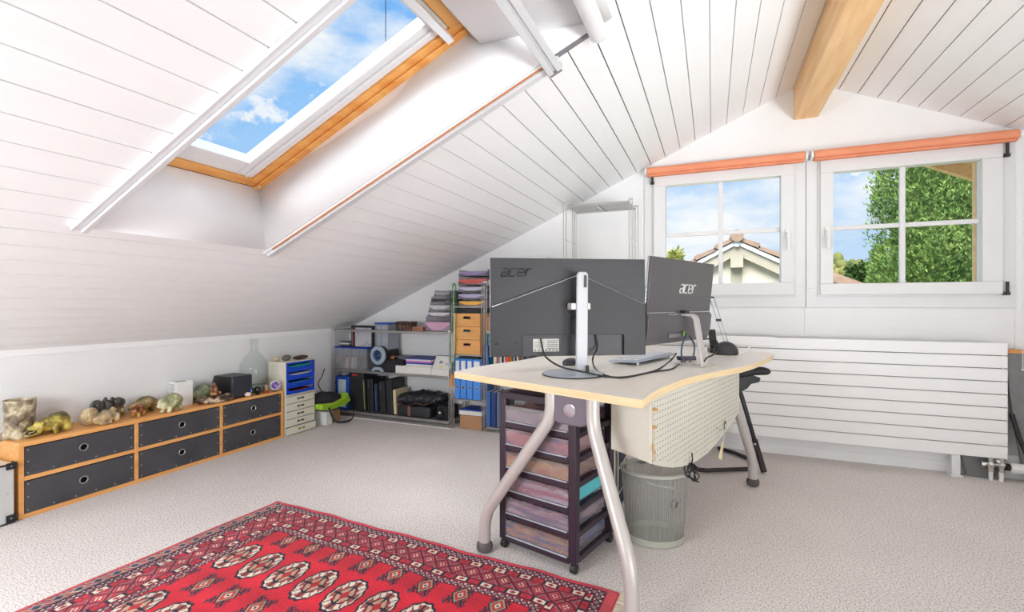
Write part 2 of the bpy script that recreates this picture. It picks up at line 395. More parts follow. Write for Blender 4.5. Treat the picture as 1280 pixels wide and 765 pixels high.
for k, (wn, X0, X1) in enumerate(((wins[0], -.430, .546), (wins[1], .705, 1.686))):
    t = thing('window_%d' % (k+2), 'w', 'w', ((wn[0]+wn[1])/2, YB, wn[2])); del t['label'], t['category']; struct(t)
    m = MB(); ringbox(m, X0, X1, 1.158, 2.108, *wn[:2], wn[2], wn[3], YB-.042, YB-.0145)
    ringbox(m, wn[0]-.035, wn[1]+.035, wn[2]-.035, wn[3]+.035, *wn[:2], wn[2], wn[3], YB-.0145, YB+.035)
    m.build('sash', 'wpaint', t, bevel=.004)
    m = MB(); ringbox(m, X0-.012, X1+.012, 1.146, 2.12, X0+.02, X1-.02, 1.178, 2.088, YB-.024, YB-.0142); m.build('rebate', 'wpaint', t, bevel=.002)
    xm = (wn[0]+wn[1])/2; zm = (wn[2]+wn[3])/2
    m = MB(); m.box(xm-.016, xm+.016, YB-.012, YB+.012, wn[2], wn[3]); m.box(wn[0], xm-.016, YB-.011, YB+.011, zm-.015, zm+.015); m.box(xm+.016, wn[1], YB-.011, YB+.011, zm-.015, zm+.015)
    m.build('glazing_bars', 'wpaint', t, bevel=.003)
    m = MB()
    m.box(wn[0]-.01, wn[1]+.01, YB+.013, YB+.018, wn[2]-.01, wn[3]+.01); m.build('pane', 'glass', t)
    if k == 1: m = MB(); m.box(wn[1]+.012, wn[1]+.045, YB+.072, YB+.12, wn[2]-.1, wn[3]+.1); m.build('outer_batten', 'beam', t)
    hx = .503 if k == 0 else .745
    m = MB(); m.bc((hx, YB-.047, 1.60), (.028, .01, .07)); m.rod((hx, YB-.05, 1.60), (hx, YB-.085, 1.60), .009, 10); m.tube(arc([(hx, YB-.082, 1.605), (hx, YB-.084, 1.52), (hx, YB-.084, 1.475)], .02), .009, 10)
    m.build('handle', 'white', t, bevel=.002)
    hxs = [(-.438, 2.09)] if k == 0 else [(1.70, 2.06), (1.70, 1.195)]
    for (hx2, hz) in hxs:
        m = MB(); m.rod((hx2, YB-.05, hz-.04), (hx2, YB-.05, hz+.04), .009, 10); m.bc((hx2, YB-.04, hz-.035), (.03, .02, .02)); m.build('hinge', 'dark', t)
# folded-up orange fabric blinds
for (x0, x1, lab) in ((-.471, .602, 'rolled orange fabric blind above the window with the neighbouring roof in view'), (.661, 1.735, 'rolled orange fabric blind above the window with the big green tree in view')):
    t = thing('roller_blind', lab, 'blind', ((x0+x1)/2, YB-.08, 2.10), 0, 'orange window blinds')
    m = MB(); pr = []
    for k in range(15):
        a = -PI/2 + PI*k/14; pr.append((x0, YB-.078-.031*math.cos(a), 2.140+.031*math.sin(a)))
    pr += [(x0, YB-.050, 2.171), (x0, YB-.050, 2.10), (x0, YB-.078, 2.10)]
    m.ext(pr, (x1-x0, 0, 0)); m.build('fabric_roll', 'orangefab', t)
    m = MB(); m.bc(((x0+x1)/2, YB-.095, 2.103), (x1-x0-.01, .012, .012)); m.build('bottom_rail', 'orangefab', t, bevel=.003)
    for xx in (x0-.012, x1+.012):
        m = MB(); m.bc((xx, YB-.047, 2.14), (.016, .062, .05)); m.rod((xx-.008, YB-.078, 2.14), (xx+.008, YB-.078, 2.14), .027, 16); m.build('bracket', 'white', t, bevel=.002)
    if x0 > 0:
        m = MB(); xx = x1+.018; z = 2.12
        while z > .70: m.ell((xx, YB-.095, z), .0028, n=6, m=4); m.ell((xx-.010, YB-.112, z), .0028, n=6, m=4); z -= .0085
        m.tube([(xx-.005-.005*math.cos(PI*k/8)*-1, YB-.1035, .70-.012*math.sin(PI*k/8)) for k in range(9)], .002, 6)
        m.build('bead_chain', 'white', t)

# radiator: nine flat horizontal profiles on brackets
t = thing('radiator', 'long white radiator of nine flat horizontal panels under the windows', 'radiator', (.66, 3.9, .0))
m = MB(); p = .0797
RX0, RX1 = -.40, 1.674
for k in range(9):
    z = .139+k*p; m.box(RX0, RX1, 3.885, 3.903, z+.0025, z+p-.0025)
m.build('panels', 'radwhite', t, bevel=.0015)
m = MB()
for xx in (RX0+.05, .3, 1.0, RX1-.035): m.box(xx-.012, xx+.012, 3.9035, 3.935, .16, .84)
m.box(RX0+.02, RX1-.02, 3.906, 3.925, .16, .84)
m.build('back_channels', 'grey', t)
for fx in (-.08, 1.428):
    m = MB(); m.box(fx-.022, fx+.022, 3.89, 3.93, 0.010, .14); m.box(fx-.032, fx+.032, 3.88, 3.94, 0, .012); m.build('foot', 'wpaint', t, bevel=.003)
m = MB(); m.box(RX0, .42, 3.87, 3.884, .795, .86); m.build('cover_strip', 'radwhite', t, bevel=.002)
v = MB(); vx = 1.60
for dx in (0, .05): v.rod((vx+dx, 3.9, 0), (vx+dx, 3.9, .075), .011, 12)
v.build('pipe', 'white', t)
v = MB()
for dx in (0, .05): v.rod((vx+dx, 3.9, .055), (vx+dx, 3.9, .14), .016, 12)
v.rod((vx-.045, 3.9, .1), (vx+.07, 3.9, .1), .013, 12); v.ell((vx, 3.9, .1), .024); v.ell((vx+.05, 3.9, .1), .024); v.rod((vx-.055, 3.88, .1), (vx-.04, 3.88, .1), .017, 8); v.rod((vx+.02, 3.87, .12), (vx+.03, 3.87, .13), .015, 8)
v.build('valve', 'chrome', t)
v = MB(); v.rod((vx+.068, 3.9, .092), (vx+.088, 3.9, .090), .022, 14); v.build('valve_collar', 'black', t)
v = MB(); R = Matrix.Rotation(PI/2, 3, 'Y'); v.lathe([(.018, 0), (.028, .006), (.031, .03), (.031, .062), (.026, .07), (0, .07)], 12, (vx+.088, 3.9, .088), 1, R); v.build('thermostat_knob', 'white', t, smooth=20, bevel=.002)

# grey tabletop leaning against the wall right of the radiator
MT['greytop'] = mat('grey_laminate', (122, 121, 122), .6, col2=(132, 131, 132), nscale=14)
t = thing('leaning_tabletop', 'big grey tabletop with orange edge leaning upright beside the radiator', 'tabletop', (2.2, 3.8, 0))
def lean(x, z, n=0): return Vector((x, 3.955-(.80-z)*.03+n-.02, z))
out = [(1.694, .79), (2.6, .79), (2.6, .002), (1.78, .002), (1.755, .10), (1.725, .32), (1.70, .55), (1.69, .70)]
m = MB(); m.ext([lean(x, z) for x, z in out], (0, .022, 0)); m.build('top_panel', 'greytop', t, bevel=.002)
m = MB(); m.ext([lean(x, z, -.003) for x, z in [(1.694, .79), (2.6, .79), (2.6, .812), (1.69, .812)]], (0, .028, 0)); m.build('orange_edge', 'pine', t, bevel=.002); m = MB(); m.ext([lean(x, z, -.003) for x, z in [(1.79, .001), (2.6, .001), (2.6, .018), (1.79, .018)]], (0, -.0225, 0)); m.build('orange_edge', 'pine', t, bevel=.002)
m = MB(); m.tube([(1.70, 3.905, .42), (1.73, 3.895, .28), (1.81, 3.86, .02)], .013, 8); tag(m.build('black_strut', 'black', None, bevel=.002), 'black strut leaning on the floor in front of the grey tabletop', 'strut')
m = MB(); m.ext([(1.50, 3.940, .002), (1.67, 3.940, .002), (1.67, 3.940, .13), (1.47, 3.940, .13)], (0, .018, 0)); tag(m.build('board_offcut', 'greytop', bevel=.002), 'low grey board standing behind the radiator valve', 'board')

# ---------------------------------------------------------------- outdoors
MT['leaf'] = mat('cypress_green', (82, 118, 50), .75, col2=(152, 178, 92), nscale=4, ndetail=5, lo=.3, hi=.7)
MT['leaf2'] = mat('hill_green', (84, 100, 46), .8, col2=(140, 134, 70), nscale=.12, ndetail=4, lo=.3, hi=.7)
MT['leaf3'] = mat('fir_green', (70, 96, 44), .8, col2=(104, 128, 62), nscale=1)
MT['leaf4'] = mat('yellow_green', (168, 172, 88), .8, col2=(196, 196, 120), nscale=2)
MT['render'] = mat('cream_render', (238, 222, 196), .9, col2=(242, 228, 206), nscale=1)
MT['bargeb'] = mat('grey_green_timber', (178, 166, 144), .7, col2=(188, 177, 156), nscale=3)
MT['tile'] = mat('brown_roof_tile', (150, 122, 102), .8, col2=(176, 146, 124), nscale=3)
MT['bark'] = mat('bark', (96, 76, 58), .9)
MT['hill'] = mat('hill_ground', (120, 130, 70), .95)
# ground well below the attic
m = MB(); m.box(-140, 260, 4.6, 330, -6.2, -6); struct(m.build('trim_6', 'hill'))
# neighbouring house: gable end towards us
HD = 11.0
A = onY(921, 297, HD)
Lb = onY(866, 325, HD); Rb = onY(975, 322, HD)
sl = ((A.z-Lb.z)/(A.x-Lb.x) + (A.z-Rb.z)/(Rb.x-A.x))/2
hh = thing('neighbouring_house', 'cream neighbouring house gable with brown tiled roof seen through the left window', 'house', (A.x, HD, -6))
HW = 3.6; zed = A.z-sl*HW
y0 = HD+.22
m = MB(); m.ext([(A.x-HW+.5, y0, -6), (A.x+HW-.5, y0, -6), (A.x+HW-.5, y0, zed+sl*.5-.25), (A.x, y0, A.z-.25), (A.x-HW+.5, y0, zed+sl*.5-.25)], (0, 3.4, 0)); m.build('wall', 'render', hh)
m = MB()
for sgn in (-1, 1):
    # stepped tile courses running down the verge
    n = 9; L = HW/n
    for k in range(n):
        xa = k*L; xb = (k+1)*L+.03
        za = A.z-sl*xa; zb = A.z-sl*xb
        m.ext([(A.x+sgn*xa, HD-.06, za+.02), (A.x+sgn*xb, HD-.06, zb+.085), (A.x+sgn*xb, HD-.06, zb-.02), (A.x+sgn*xa, HD-.06, za-.05)], (0, 4, 0))
m.build('roof', 'tile', hh)
m = MB(); m.rod((A.x, HD-.12, A.z+.03), (A.x, HD+3.9, A.z+.03), .13, 12); m.build('ridge_tiles', 'tile', hh)
m = MB(); mw = MB()
for sgn in (-1, 1):
    mw.ext([(A.x, HD-.03, A.z-.06), (A.x+sgn*HW, HD-.03, zed-.06), (A.x+sgn*HW, HD-.03, zed-.145), (A.x, HD-.03, A.z-.145)], (0, .04, 0))
    m.ext([(A.x, HD+.02, A.z-.145), (A.x+sgn*HW, HD+.02, zed-.145), (A.x+sgn*HW, HD+.02, zed-.36), (A.x, HD+.02, A.z-.36)], (0, .07, 0))
mw.bc((A.x, HD-.045, A.z-.10), (.075, .04, .19)); mw.build('verge_board', 'wpaint', hh)
m.build('bargeboard', 'bargeb', hh)
m = MB(); m.box(A.x-.12, A.x+.12, HD-.02, HD+.22, A.z-.62, A.z-.34); m.build('purlin_end', 'bargeb', hh)
m = MB(); m.box(A.x-.11, A.x+.11, y0-.04, y0, A.z-2.3, A.z-.62); m.box(A.x-HW+.5, A.x-.11, y0-.04, y0, A.z-1.47, A.z-1.41); m.box(A.x+.11, A.x+HW-.5, y0-.04, y0, A.z-1.47, A.z-1.41); m.box(A.x+1.33, A.x+1.45, y0-.04, y0, A.z-1.41, A.z-.9); m.build('timber_post', 'bargeb', hh)

def rng_pt(r):
    while True:
        v = Vector((random.uniform(-1, 1), random.uniform(-1, 1), random.uniform(-1, 1)))
        if .05 < v.length <= 1: return v.normalized()*r
def spray(m, c, s, d, n=7):
    """a feathery plume: short flattened leaves fanning about direction d"""
    for _ in range(n):
        a = (d + rng_pt(.75)).normalized(); L = s*random.uniform(.6, 1.15); wv = a.cross(rng_pt(1)).normalized()*L*.17
        b_ = c + rng_pt(s*.35)
        m.add([b_, b_+a*L*.45+wv, b_+a*L, b_+a*L*.45-wv], [(0, 1, 2, 3)])
# big cypress: solid core + thousands of upward plumes, lobed outline
ty = 6.6
tL = onY(1108, 300, ty); tcx = onY(1186, 300, ty).x; tr_b = tcx-onY(1098, 350, ty).x
tree = thing('cypress_tree', 'tall dense green cypress filling the right window', 'tree', (tcx, ty, -6))
m = MB(); H = 11
def trad(z):   # z above -6
    q = z/H; return tr_b*min(1, (.55+.9*q) if q < .5 else 1.0)*math.sqrt(max(0, 1-max(0, (q-.70)/.3)**2))
m.lathe([(max(.01, trad(H*k/24)*.76), -6+H*k/24) for k in range(1, 25)], 20, (tcx, ty, 0)); m.build('inner_crown', 'leaf', tree, disp=(.35, .5))
m = MB()
for _ in range(900):
    z = random.uniform(4.6, H); a = random.uniform(-PI*1.02, PI*.08); r_ = trad(z)*random.uniform(.84, .93)
    cc_ = Vector((tcx+r_*math.cos(a), ty+r_*math.sin(a), -6+z)); out_ = Vector((math.cos(a), math.sin(a), .35)).normalized(); cr_ = random.uniform(.10, .21)
    for _k in range(56):
        v = rng_pt(1); v = (v+out_*.55).normalized()
        p_ = cc_+Vector((v.x*cr_, v.y*cr_, v.z*cr_*1.7)); d = (v*.5+Vector((0, 0, 1))).normalized()
        spray(m, p_, .046, d, 4)
o = m.build('foliage', 'leaf', tree); o['kind'] = 'stuff'
m = MB(); m.rod((tcx, ty, -6), (tcx, ty, 2), .16, 8); m.build('trunk', 'bark', tree)
# second slimmer top left of it
def bush(name, label, cat, c, rad, h, n, s, mt, cone=False, trunk=True):
    tr = thing(name, label, cat, (c[0], c[1], c[2]))
    m = MB()
    for _ in range(n):
        q = random.random(); a = random.uniform(0, 2*PI)
        rr = rad*((1-q)**.9+.03 if cone else math.sqrt(max(0, 1-(2*q-1)**2)))*random.uniform(.75, 1.05)
        p_ = Vector((c[0]+rr*math.cos(a), c[1]+rr*math.sin(a), c[2]+h*(.08+.92*q)))
        d = Vector((math.cos(a), math.sin(a), -.2 if cone else .8)).normalized(); spray(m, p_, s, d, 5)
    core = MB()
    if cone: core.lathe([(rad*.7*(1-k/8)+.01, c[2]+h*(.08+.9*k/8)) for k in range(9)], 10, (c[0], c[1], 0))
    else: core.ell((c[0], c[1], c[2]+h*.54), (rad*.75, rad*.75, h*.4))
    core.build('inner_crown', mt, tr); o = m.build('foliage', mt, tr); o['kind'] = 'stuff'
    if trunk: q = MB(); q.rod(c, (c[0], c[1], c[2]+h*.5), rad*.08, 7); q.build('trunk', 'bark', tr)
    return tr
p_ = onY(1099, 312, 9.2); bush('cypress_tree', 'slim green cypress just left of the big one in the right window', 'tree', (p_.x, 9.2, -6), .22, p_.z+6, 2600, .07, 'leaf')
# wooded hill far away
p0 = onY(1038, 330, 120); p1 = onY(1100, 312, 120)
m = MB(); ridge = []
for k in range(41):
    x = p0.x-110+k*8.0; base = p0.z + (x-p0.x)*.10
    if x < p0.x: base = p0.z+(x-p0.x)*.16
    ridge.append((x, 120, max(-5.9, min(base-2, p0.z+30))))
m.ext([(p0.x-110, 120, -6)]+ridge+[(ridge[-1][0], 120, -6)], (0, 60, 0)); struct(m.build('trim_7', 'hill'))
m = MB()
for _ in range(1300):
    x = random.uniform(p0.x-20, p0.x+36); base = p0.z+(x-p0.x)*.10 if x > p0.x else p0.z+(x-p0.x)*.16
    y = random.uniform(112, 121); z = base-6*random.random()+.4 + (y-121)*.5
    r_ = random.uniform(.5, 1.25); m.ell((x, y, z+r_), (r_, r_, r_*1.25), n=9, m=6)
o = tag(m.build('hillside_woods', 'leaf2', disp=(.9, .8)), 'yellow green woods covering the distant hill behind the cypress', 'trees'); o['kind'] = 'stuff'
p_ = onY(1074, 332, 30); bush('fir_tree', 'dark pointed fir in front of the distant hill in the right window', 'tree', (p_.x, 30, -6), 2.0, p_.z+6, 1600, .5, 'leaf3', cone=True)
p_ = onY(843, 315, 26); bush('round_tree', 'small yellow green treetop left of the neighbouring roof in the left window', 'tree', (p_.x, 26, -6), .65, p_.z+6, 900, .35, 'leaf4')
# low roof peeking lower left in right window
A2 = onY(1041, 344, 16); B2 = onY(1072, 358, 16)
m = MB(); m.ext([(A2.x-.4, 16, A2.z+.15), (B2.x+1.2, 16, B2.z-.5), (B2.x+1.2, 16, -6), (A2.x-.4, 16, -6)], (0, 5, 0))
r_ = thing('far_house', 'low brown roof corner at the bottom left of the right window', 'house', (A2.x, 16, -6)); m.build('wall', 'render', r_)
m = MB(); m.ext([(A2.x-.6, 15.9, A2.z+.35), (B2.x+1.3, 15.9, B2.z-.45), (B2.x+1.3, 15.9, B2.z-.62), (A2.x-.6, 15.9, A2.z+.16)], (0, 5.4, 0)); m.build('roof', 'tile', r_)
m = MB(); m.box(A2.x-.1, A2.x+.04, 16.3, 16.5, A2.z+.1, A2.z+.62); m.build('chimney', 'tile', r_)
# own roof overhang above right window: timber soffit and rafter outside
def ov(px, py, Y): return onY(px, py, Y)
a_ = ov(1168, 209, 4.9); b_ = ov(1262, 238, 4.9)
m = MB()
sx = (b_.z-a_.z)/(b_.x-a_.x)
m.ext([(a_.x-.6, 4.9, a_.z-sx*.6), (b_.x+1.2, 4.9, b_.z+sx*1.2), (b_.x+1.2, 4.9, b_.z+sx*1.2+.16), (a_.x-.6, 4.9, a_.z-sx*.6+.16)], (0, .06, 0))
struct(m.build('trim_8', 'beam'))
m = MB(); m.ext([(a_.x-.6, 4.30, a_.z-sx*.6+.10), (b_.x+1.2, 4.30, b_.z+sx*1.2+.10), (b_.x+1.2, 4.30, b_.z+sx*1.2+.14), (a_.x-.6, 4.30, a_.z-sx*.6+.14)], (0, .6, 0)); struct(m.build('trim_10', 'beam'))
# ---------------------------------------------------------------- low cabinet under the slope
MT['beech'] = mat('beech_board', (240, 178, 108), .45, col2=(226, 158, 88), nscale=3, ndetail=5, stretch=(10, .8, 10))
MT['fibre'] = mat('charcoal_fibreboard', (62, 62, 66), .7, col2=(76, 76, 80), nscale=5, ndetail=6, bump=.1, bscale=160)
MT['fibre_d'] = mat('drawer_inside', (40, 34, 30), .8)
CX0, CX1 = -3.497, -3.24; CT = .388
cy = [1.282, 1.823, 2.372, 2.912]
cab = thing('low_cabinet', 'long low beech cabinet with six charcoal drawers along the left wall', 'cabinet', (-3.37, 2.1, 0))
m = MB(); th = .022
m.box(CX0, CX1, cy[0], cy[3], CT-th, CT); m.box(CX0, CX1, cy[0], cy[3], 0, th)
for k, y in enumerate(cy):
    a = y if k == 0 else (y-th if k == 3 else y-th/2); m.box(CX0, CX1, a, a+th, th, CT-th)
mid = .202
inner = []
for k in range(3):
    a = cy[k]+(th if k == 0 else th/2); b_ = cy[k+1]-(th if k == 2 else th/2)
    m.box(CX0, CX1-.002, a, b_, mid-th/2, mid+th/2); inner.append((a, b_))
m.box(CX0, CX0+.006, cy[0]+th, cy[3]-th, th, CT-th)
m.build('body', 'beech', cab, bevel=.0015)
for k, (a, b_) in enumerate(inner):
    for j, (z0, z1) in enumerate(((mid+th/2, CT-th), (th, mid-th/2))):
        g2 = .0035; y0_, y1_ = a+g2, b_-g2; za, zb = z0+.002, z1-.006
        if k == 2 and j == 1: y1_ -= .012
        hy = (y0_+y1_)/2; hz = (za+zb)/2+.008; hr = .0165
        # front with a round hole: ring of quads around the hole
        m = MB(); X1 = CX1-.004; n = 24; ring = [(hy+hr*math.cos(2*PI*i/n), hz+hr*math.sin(2*PI*i/n)) for i in range(n)]
        outp = []
        for i in range(n):
            c_, s__ = math.cos(2*PI*i/n), math.sin(2*PI*i/n)
            tt = min(((y1_-hy)/c_ if c_ > 1e-6 else ((y0_-hy)/c_ if c_ < -1e-6 else 9)), ((zb-hz)/s__ if s__ > 1e-6 else ((za-hz)/s__ if s__ < -1e-6 else 9)))
            outp.append((hy+c_*tt, hz+s__*tt))
        # make sure corners are hit
        for (qy, qz) in ((y0_, za), (y0_, zb), (y1_, za), (y1_, zb)):
            bi = min(range(n), key=lambda i: (outp[i][0]-qy)**2+(outp[i][1]-qz)**2); outp[bi] = (qy, qz)
        vs = [(X1, *p) for p in ring]+[(X1, *p) for p in outp]+[(X1-.004, *p) for p in ring]
        fs = [(i, (i+1) % n, n+(i+1) % n, n+i) for i in range(n)]+[(i, (i+1) % n, 2*n+(i+1) % n, 2*n+i) for i in range(n)]
        m.add(vs, fs)
        m.add([(X1, y0_, za), (X1, y1_, za), (X1, y1_, zb), (X1, y0_, zb), (CX0+.02, y0_, za), (CX0+.02, y1_, za), (CX0+.02, y1_, zb), (CX0+.02, y0_, zb)], [(0, 1, 5, 4), (1, 2, 6, 5), (2, 3, 7, 6), (3, 0, 4, 7), (4, 5, 6, 7)])
        # stitched seam strips
        m.box(X1, X1+.0012, y0_, y0_+.026, za, zb); m.box(X1, X1+.0012, y1_-.026, y1_, za, zb); m.box(X1, X1+.0012, y0_+.026, y1_-.026, za, za+.022)
        d = m.build('drawer', 'fibre', cab, smooth=20)
        m = MB(); R = Matrix.Rotation(PI/2, 3, 'Y'); m.lathe([(hr-.001, -.002), (hr+.001, .0015), (hr+.0045, .0015), (hr+.0055, 0)], 24, (X1, hy, hz), 1, R, False); m.build('finger_ring', 'steel', d)
        m = MB(); pts = [(y0_+.013, za+.014), (y0_+.013, (za+zb)/2), (y0_+.013, zb-.014), (y1_-.013, za+.014), (y1_-.013, (za+zb)/2), (y1_-.013, zb-.014)]
        pts += [(y0_+.013+(y1_-y0_-.026)*q, za+.012) for q in (.22, .42, .62, .82)]
        for (qy, qz) in pts:
            m = MB(); m.ell((X1+.001, qy, qz), (.0022, .0038, .0038), n=8, m=5); m.build('rivet', 'steel', d)
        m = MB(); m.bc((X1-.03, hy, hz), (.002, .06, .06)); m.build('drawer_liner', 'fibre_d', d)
# aluminium case at the far left
MT['alucase'] = mat('silver_case_sheet', (214, 218, 216), .35, metal=.5, col2=(226, 229, 227), nscale=2)
t = thing('flight_case', 'silver aluminium case with black corners at the left end of the beech cabinet', 'case', (-3.36, 1.0, 0))
m = MB(); m.box(-3.49, -3.225, .72, 1.262, .004, .30); m.build('shell', 'alucase', t, bevel=.006)
m = MB(); m.box(-3.492, -3.223, .718, 1.264, .004, .010); m.box(-3.223, -3.2215, .718, 1.264, .292, .302);
m.build('edge_strip', 'black', t)
for z in (.012, .272):
    for y in (1.228,):
        m = MB(); m.box(-3.2235, -3.217, y, 1.267, z, z+.034); m.box(-3.26, -3.2235, 1.2625, 1.267, z, z+.034); c_ = m.build('corner_guard', 'black', t, bevel=.003)
        m = MB(); m.ell((-3.2165, 1.246, z+.017), (.0025, .004, .004), n=8, m=5); m.build('rivet', 'steel', c_)
m = MB(); m.ell((-3.2225, 1.235, .155), (.003, .004, .004), n=8, m=5); m.build('rivet', 'steel', t)

def S(px, py, z=None): p = onZ(px, py, CT if z is None else z); return Vector((max(p.x, -3.44), p.y, CT if z is None else z))
def stone(n, c1, c2, sc=14, lo=.38, hi=.62, rough=.35, c3=None):
    m = mat(n, c1, rough, col2=c2, nscale=sc, ndetail=7, lo=lo, hi=hi, bump=.6, bscale=90, coat=.3)
    if c3:
        for nd in m.node_tree.nodes:
            if nd.type == 'VALTORGB': q = nd.color_ramp.elements.new((lo+hi)/2); q.color = rgb(c3)
    MT[n] = m; return m
stone('st_vase', (112, 98, 80), (214, 202, 168), 16, c3=(150, 132, 104)); stone('st_tiger', (84, 76, 30), (226, 208, 108), 14, c3=(158, 140, 56))
stone('st_dark', (34, 30, 26), (78, 70, 58), 14); stone('st_pale', (126, 112, 84), (204, 186, 142), 20, c3=(176, 148, 108))
stone('st_olive', (90, 84, 50), (190, 176, 122), 14, c3=(142, 120, 70)); stone('st_brown', (86, 44, 18), (222, 180, 110), 26, c3=(150, 84, 36))
stone('st_jade', (132, 136, 94), (232, 232, 186), 9, c3=(160, 164, 120)); stone('st_jade2', (84, 98, 76), (168, 176, 138), 9, c3=(120, 134, 100))
stone('st_bud', (78, 42, 24), (186, 132, 88), 24, c3=(132, 78, 48)); stone('st_rock', (54, 40, 34), (214, 192, 164), 22, lo=.42, hi=.6, c3=(112, 84, 66))
stone('st_red', (96, 50, 24), (176, 106, 58), 20)
def rotz(a): return Matrix.Rotation(a, 3, 'Z')
# carved stone cup
p = S(21, 543); p.x = -3.40; p.y -= .02; t = thing('stone_cup', 'tall carved stone cup with relief figures at the left end of the cabinet top', 'cup', p)
m = MB(); m.lathe([(0, 0), (.058, 0), (.060, .02), (.058, .06), (.061, .11), (.064, .16), (.066, .20), (.060, .201), (.054, .17), (.045, .1), (0, .09)], 32, p)
m.build('cup', 'st_vase', t, disp=(.012, .03))
m = MB()
for (a, z, r_) in ((-.4, .14, .022), (-.15, .12, .026), (-.9, .13, .018), (.1, .155, .016), (-.6, .07, .022), (-.2, .05, .02), (.3, .10, .018), (-1.2, .09, .02), (-1.0, .03, .024), (-.3, .012, .026), (.3, .015, .02), (-1.6, .012, .024)): m.ell(p+Vector((math.cos(a-.2)*.056, math.sin(a-.2)*.056, z)), (r_, r_, r_*1.2))
m.build('relief', 'st_vase', t, remesh=.005)
def creature(name, label, cat, p, L, yaw, mt, parts, vox=.004, disp=.004, extras=None):
    """ellipsoids given in units of L (x forward, y left, z up), merged to one carved body"""
    t = thing(name, label, cat, p) if extras else None
    m = MB(); R = rotz(yaw)
    for q in parts:
        c_, r_ = q[0], q[1]; RR = R @ (Matrix.Rotation(q[2], 3, 'Y') if len(q) > 2 else Matrix.Identity(3)) @ (Matrix.Rotation(q[3], 3, 'Z') if len(q) > 3 else Matrix.Identity(3))
        m.ell(p + R @ Vector(c_)*L, tuple(v*L for v in r_), RR)
    lo = min(v.z for v in m.v); m.v = [v+Vector((0, 0, p.z-lo)) for v in m.v]
    o = m.build('carving' if extras else name, mt, t, remesh=vox, disp=(disp, .02) if disp else 0, loc=None if extras else tuple(p))
    if not extras: tag(o, label, cat)
    else: extras(t, R, Vector(p)-Vector((0, 0, 0)))
    return t or o
def quadr(head=(.46, 0, .34), hr=(.17, .15, .15), leg=.12, body=(.38, .21, .23)):
    P = [((0, 0, .36), body), ((.24, 0, .33), (.2, .19, .2)), (head, hr), ((head[0]+hr[0]*.9, 0, head[2]-.05), (.07, .07, .06)), ((-.34, 0, .36), (.12, .14, .16))]
    for sx in (.26, -.24):
        for sy in (.13, -.13): P.append(((sx, sy, .12), (.075, .07, .14)))
        for sy in (.13, -.13): P.append(((sx+.03, sy, .035), (.085, .07, .04)))
    for sy in (.11, -.11): P.append(((head[0]-.04, sy, head[2]+.14), (.04, .03, .06)))
    return P
# roaring tiger/lizard figure
p = S(66, 541); fy = -1.25
def tiger_x(t, R, p):
    L = .18
    m = MB()
    for sy in (-1, 1):
        for k in range(4): m.add([], []); c_ = p+R @ Vector((.60+.045*k, sy*.075, .20))*L; m.lathe([(.0035, 0), (0, -.010)], 6, c_)
    for sy in (-1, 1):
        c_ = p+R @ Vector((.5, sy*.1, .32))*L; m.ell(c_, .005)
    m.build('teeth', mat('ivory', (226, 214, 170), .5), t)
    m = MB(); m.ell(p+R @ Vector((.62, 0, .165))*L, (.028, .017, .010), R); m.build('open_mouth', 'black', t)
creature('tiger_figurine', 'yellow green roaring beast figurine with open toothed mouth beside the stone cup', 'figurine', p, .18, fy, 'st_tiger',
    [((-.1, 0, .30), (.30, .24, .29)), ((-.22, 0, .30), (.26, .23, .30)), ((.15, 0, .30), (.22, .19, .22)), ((.38, 0, .28), (.18, .15, .14)), ((.55, 0, .25), (.17, .13, .075), -.2), ((.56, 0, .09), (.17, .12, .05), .15), ((.42, 0, .15), (.08, .12, .1)),
     ((.08, -.2, .12), (.08, .07, .14)), ((.15, -.2, .04), (.12, .07, .045)), ((.08, .2, .12), (.08, .07, .14)), ((-.25, .2, .10), (.14, .08, .12)), ((-.2, -.22, .08), (.18, .08, .09)), ((-.5, 0, .12), (.16, .06, .06)), ((.4, .12, .38), (.05, .04, .05)), ((.4, -.12, .38), (.05, .04, .05))], extras=tiger_x)
p = S(46, 528); p.x -= .06; m = MB(); m.ell(p+Vector((0, 0, .03)), (.028, .026, .03), n=16, m=10); tag(m.build('stone_ball', 'st_pale', disp=(.006, .03)), 'small tan stone behind the roaring beast figurine', 'stone')
p = S(103, 519); p.x = -3.425; creature('elephant_figurine', 'dark stone elephant figurine with wide spread ears behind the pale shell one', 'figurine', p, .2, -.42, 'st_dark',
    [((-.03, 0, .25), (.13, .2, .25)), ((.04, .02, .42), (.1, .13, .15)), ((0, .24, .46), (.045, .20, .17)), ((0, -.26, .36), (.045, .19, .26)), ((.02, -.06, .58), (.06, .06, .10)), ((.02, .10, .58), (.05, .05, .08)), ((.12, 0, .24), (.05, .05, .2)), ((.05, .13, .08), (.09, .07, .1)), ((.05, -.13, .08), (.09, .07, .1))])
p = S(127, 531); creature('snail_figurine', 'pale tan stone figurine with a big round shell in front of the dark elephant', 'figurine', p, .17, 1.3, 'st_pale', [((-.34, 0, .34), (.27, .13, .32), .45), ((0, 0, .22), (.30, .18, .20)), ((.22, 0, .28), (.18, .16, .20)), ((.3, 0, .48), (.09, .09, .09)), ((.42, 0, .2), (.1, .12, .16)), ((.1, -.1, .05), (.2, .07, .05)), ((.25, .1, .05), (.1, .07, .05)), ((.1, 0, .44), (.12, .07, .08))])
p = S(150, 520); creature('monkey_figurine', 'small upright mottled stone figurine right behind the pale shell', 'figurine', p, .10, -.4, 'st_olive', [((0, 0, .35), (.22, .2, .35)), ((.05, 0, .75), (.17, .16, .17)), ((.2, .1, .3), (.12, .07, .25)), ((.2, -.1, .3), (.12, .07, .25)), ((.0, .1, .98), (.03, .03, .1)), ((.0, -.1, .98), (.03, .03, .1))])
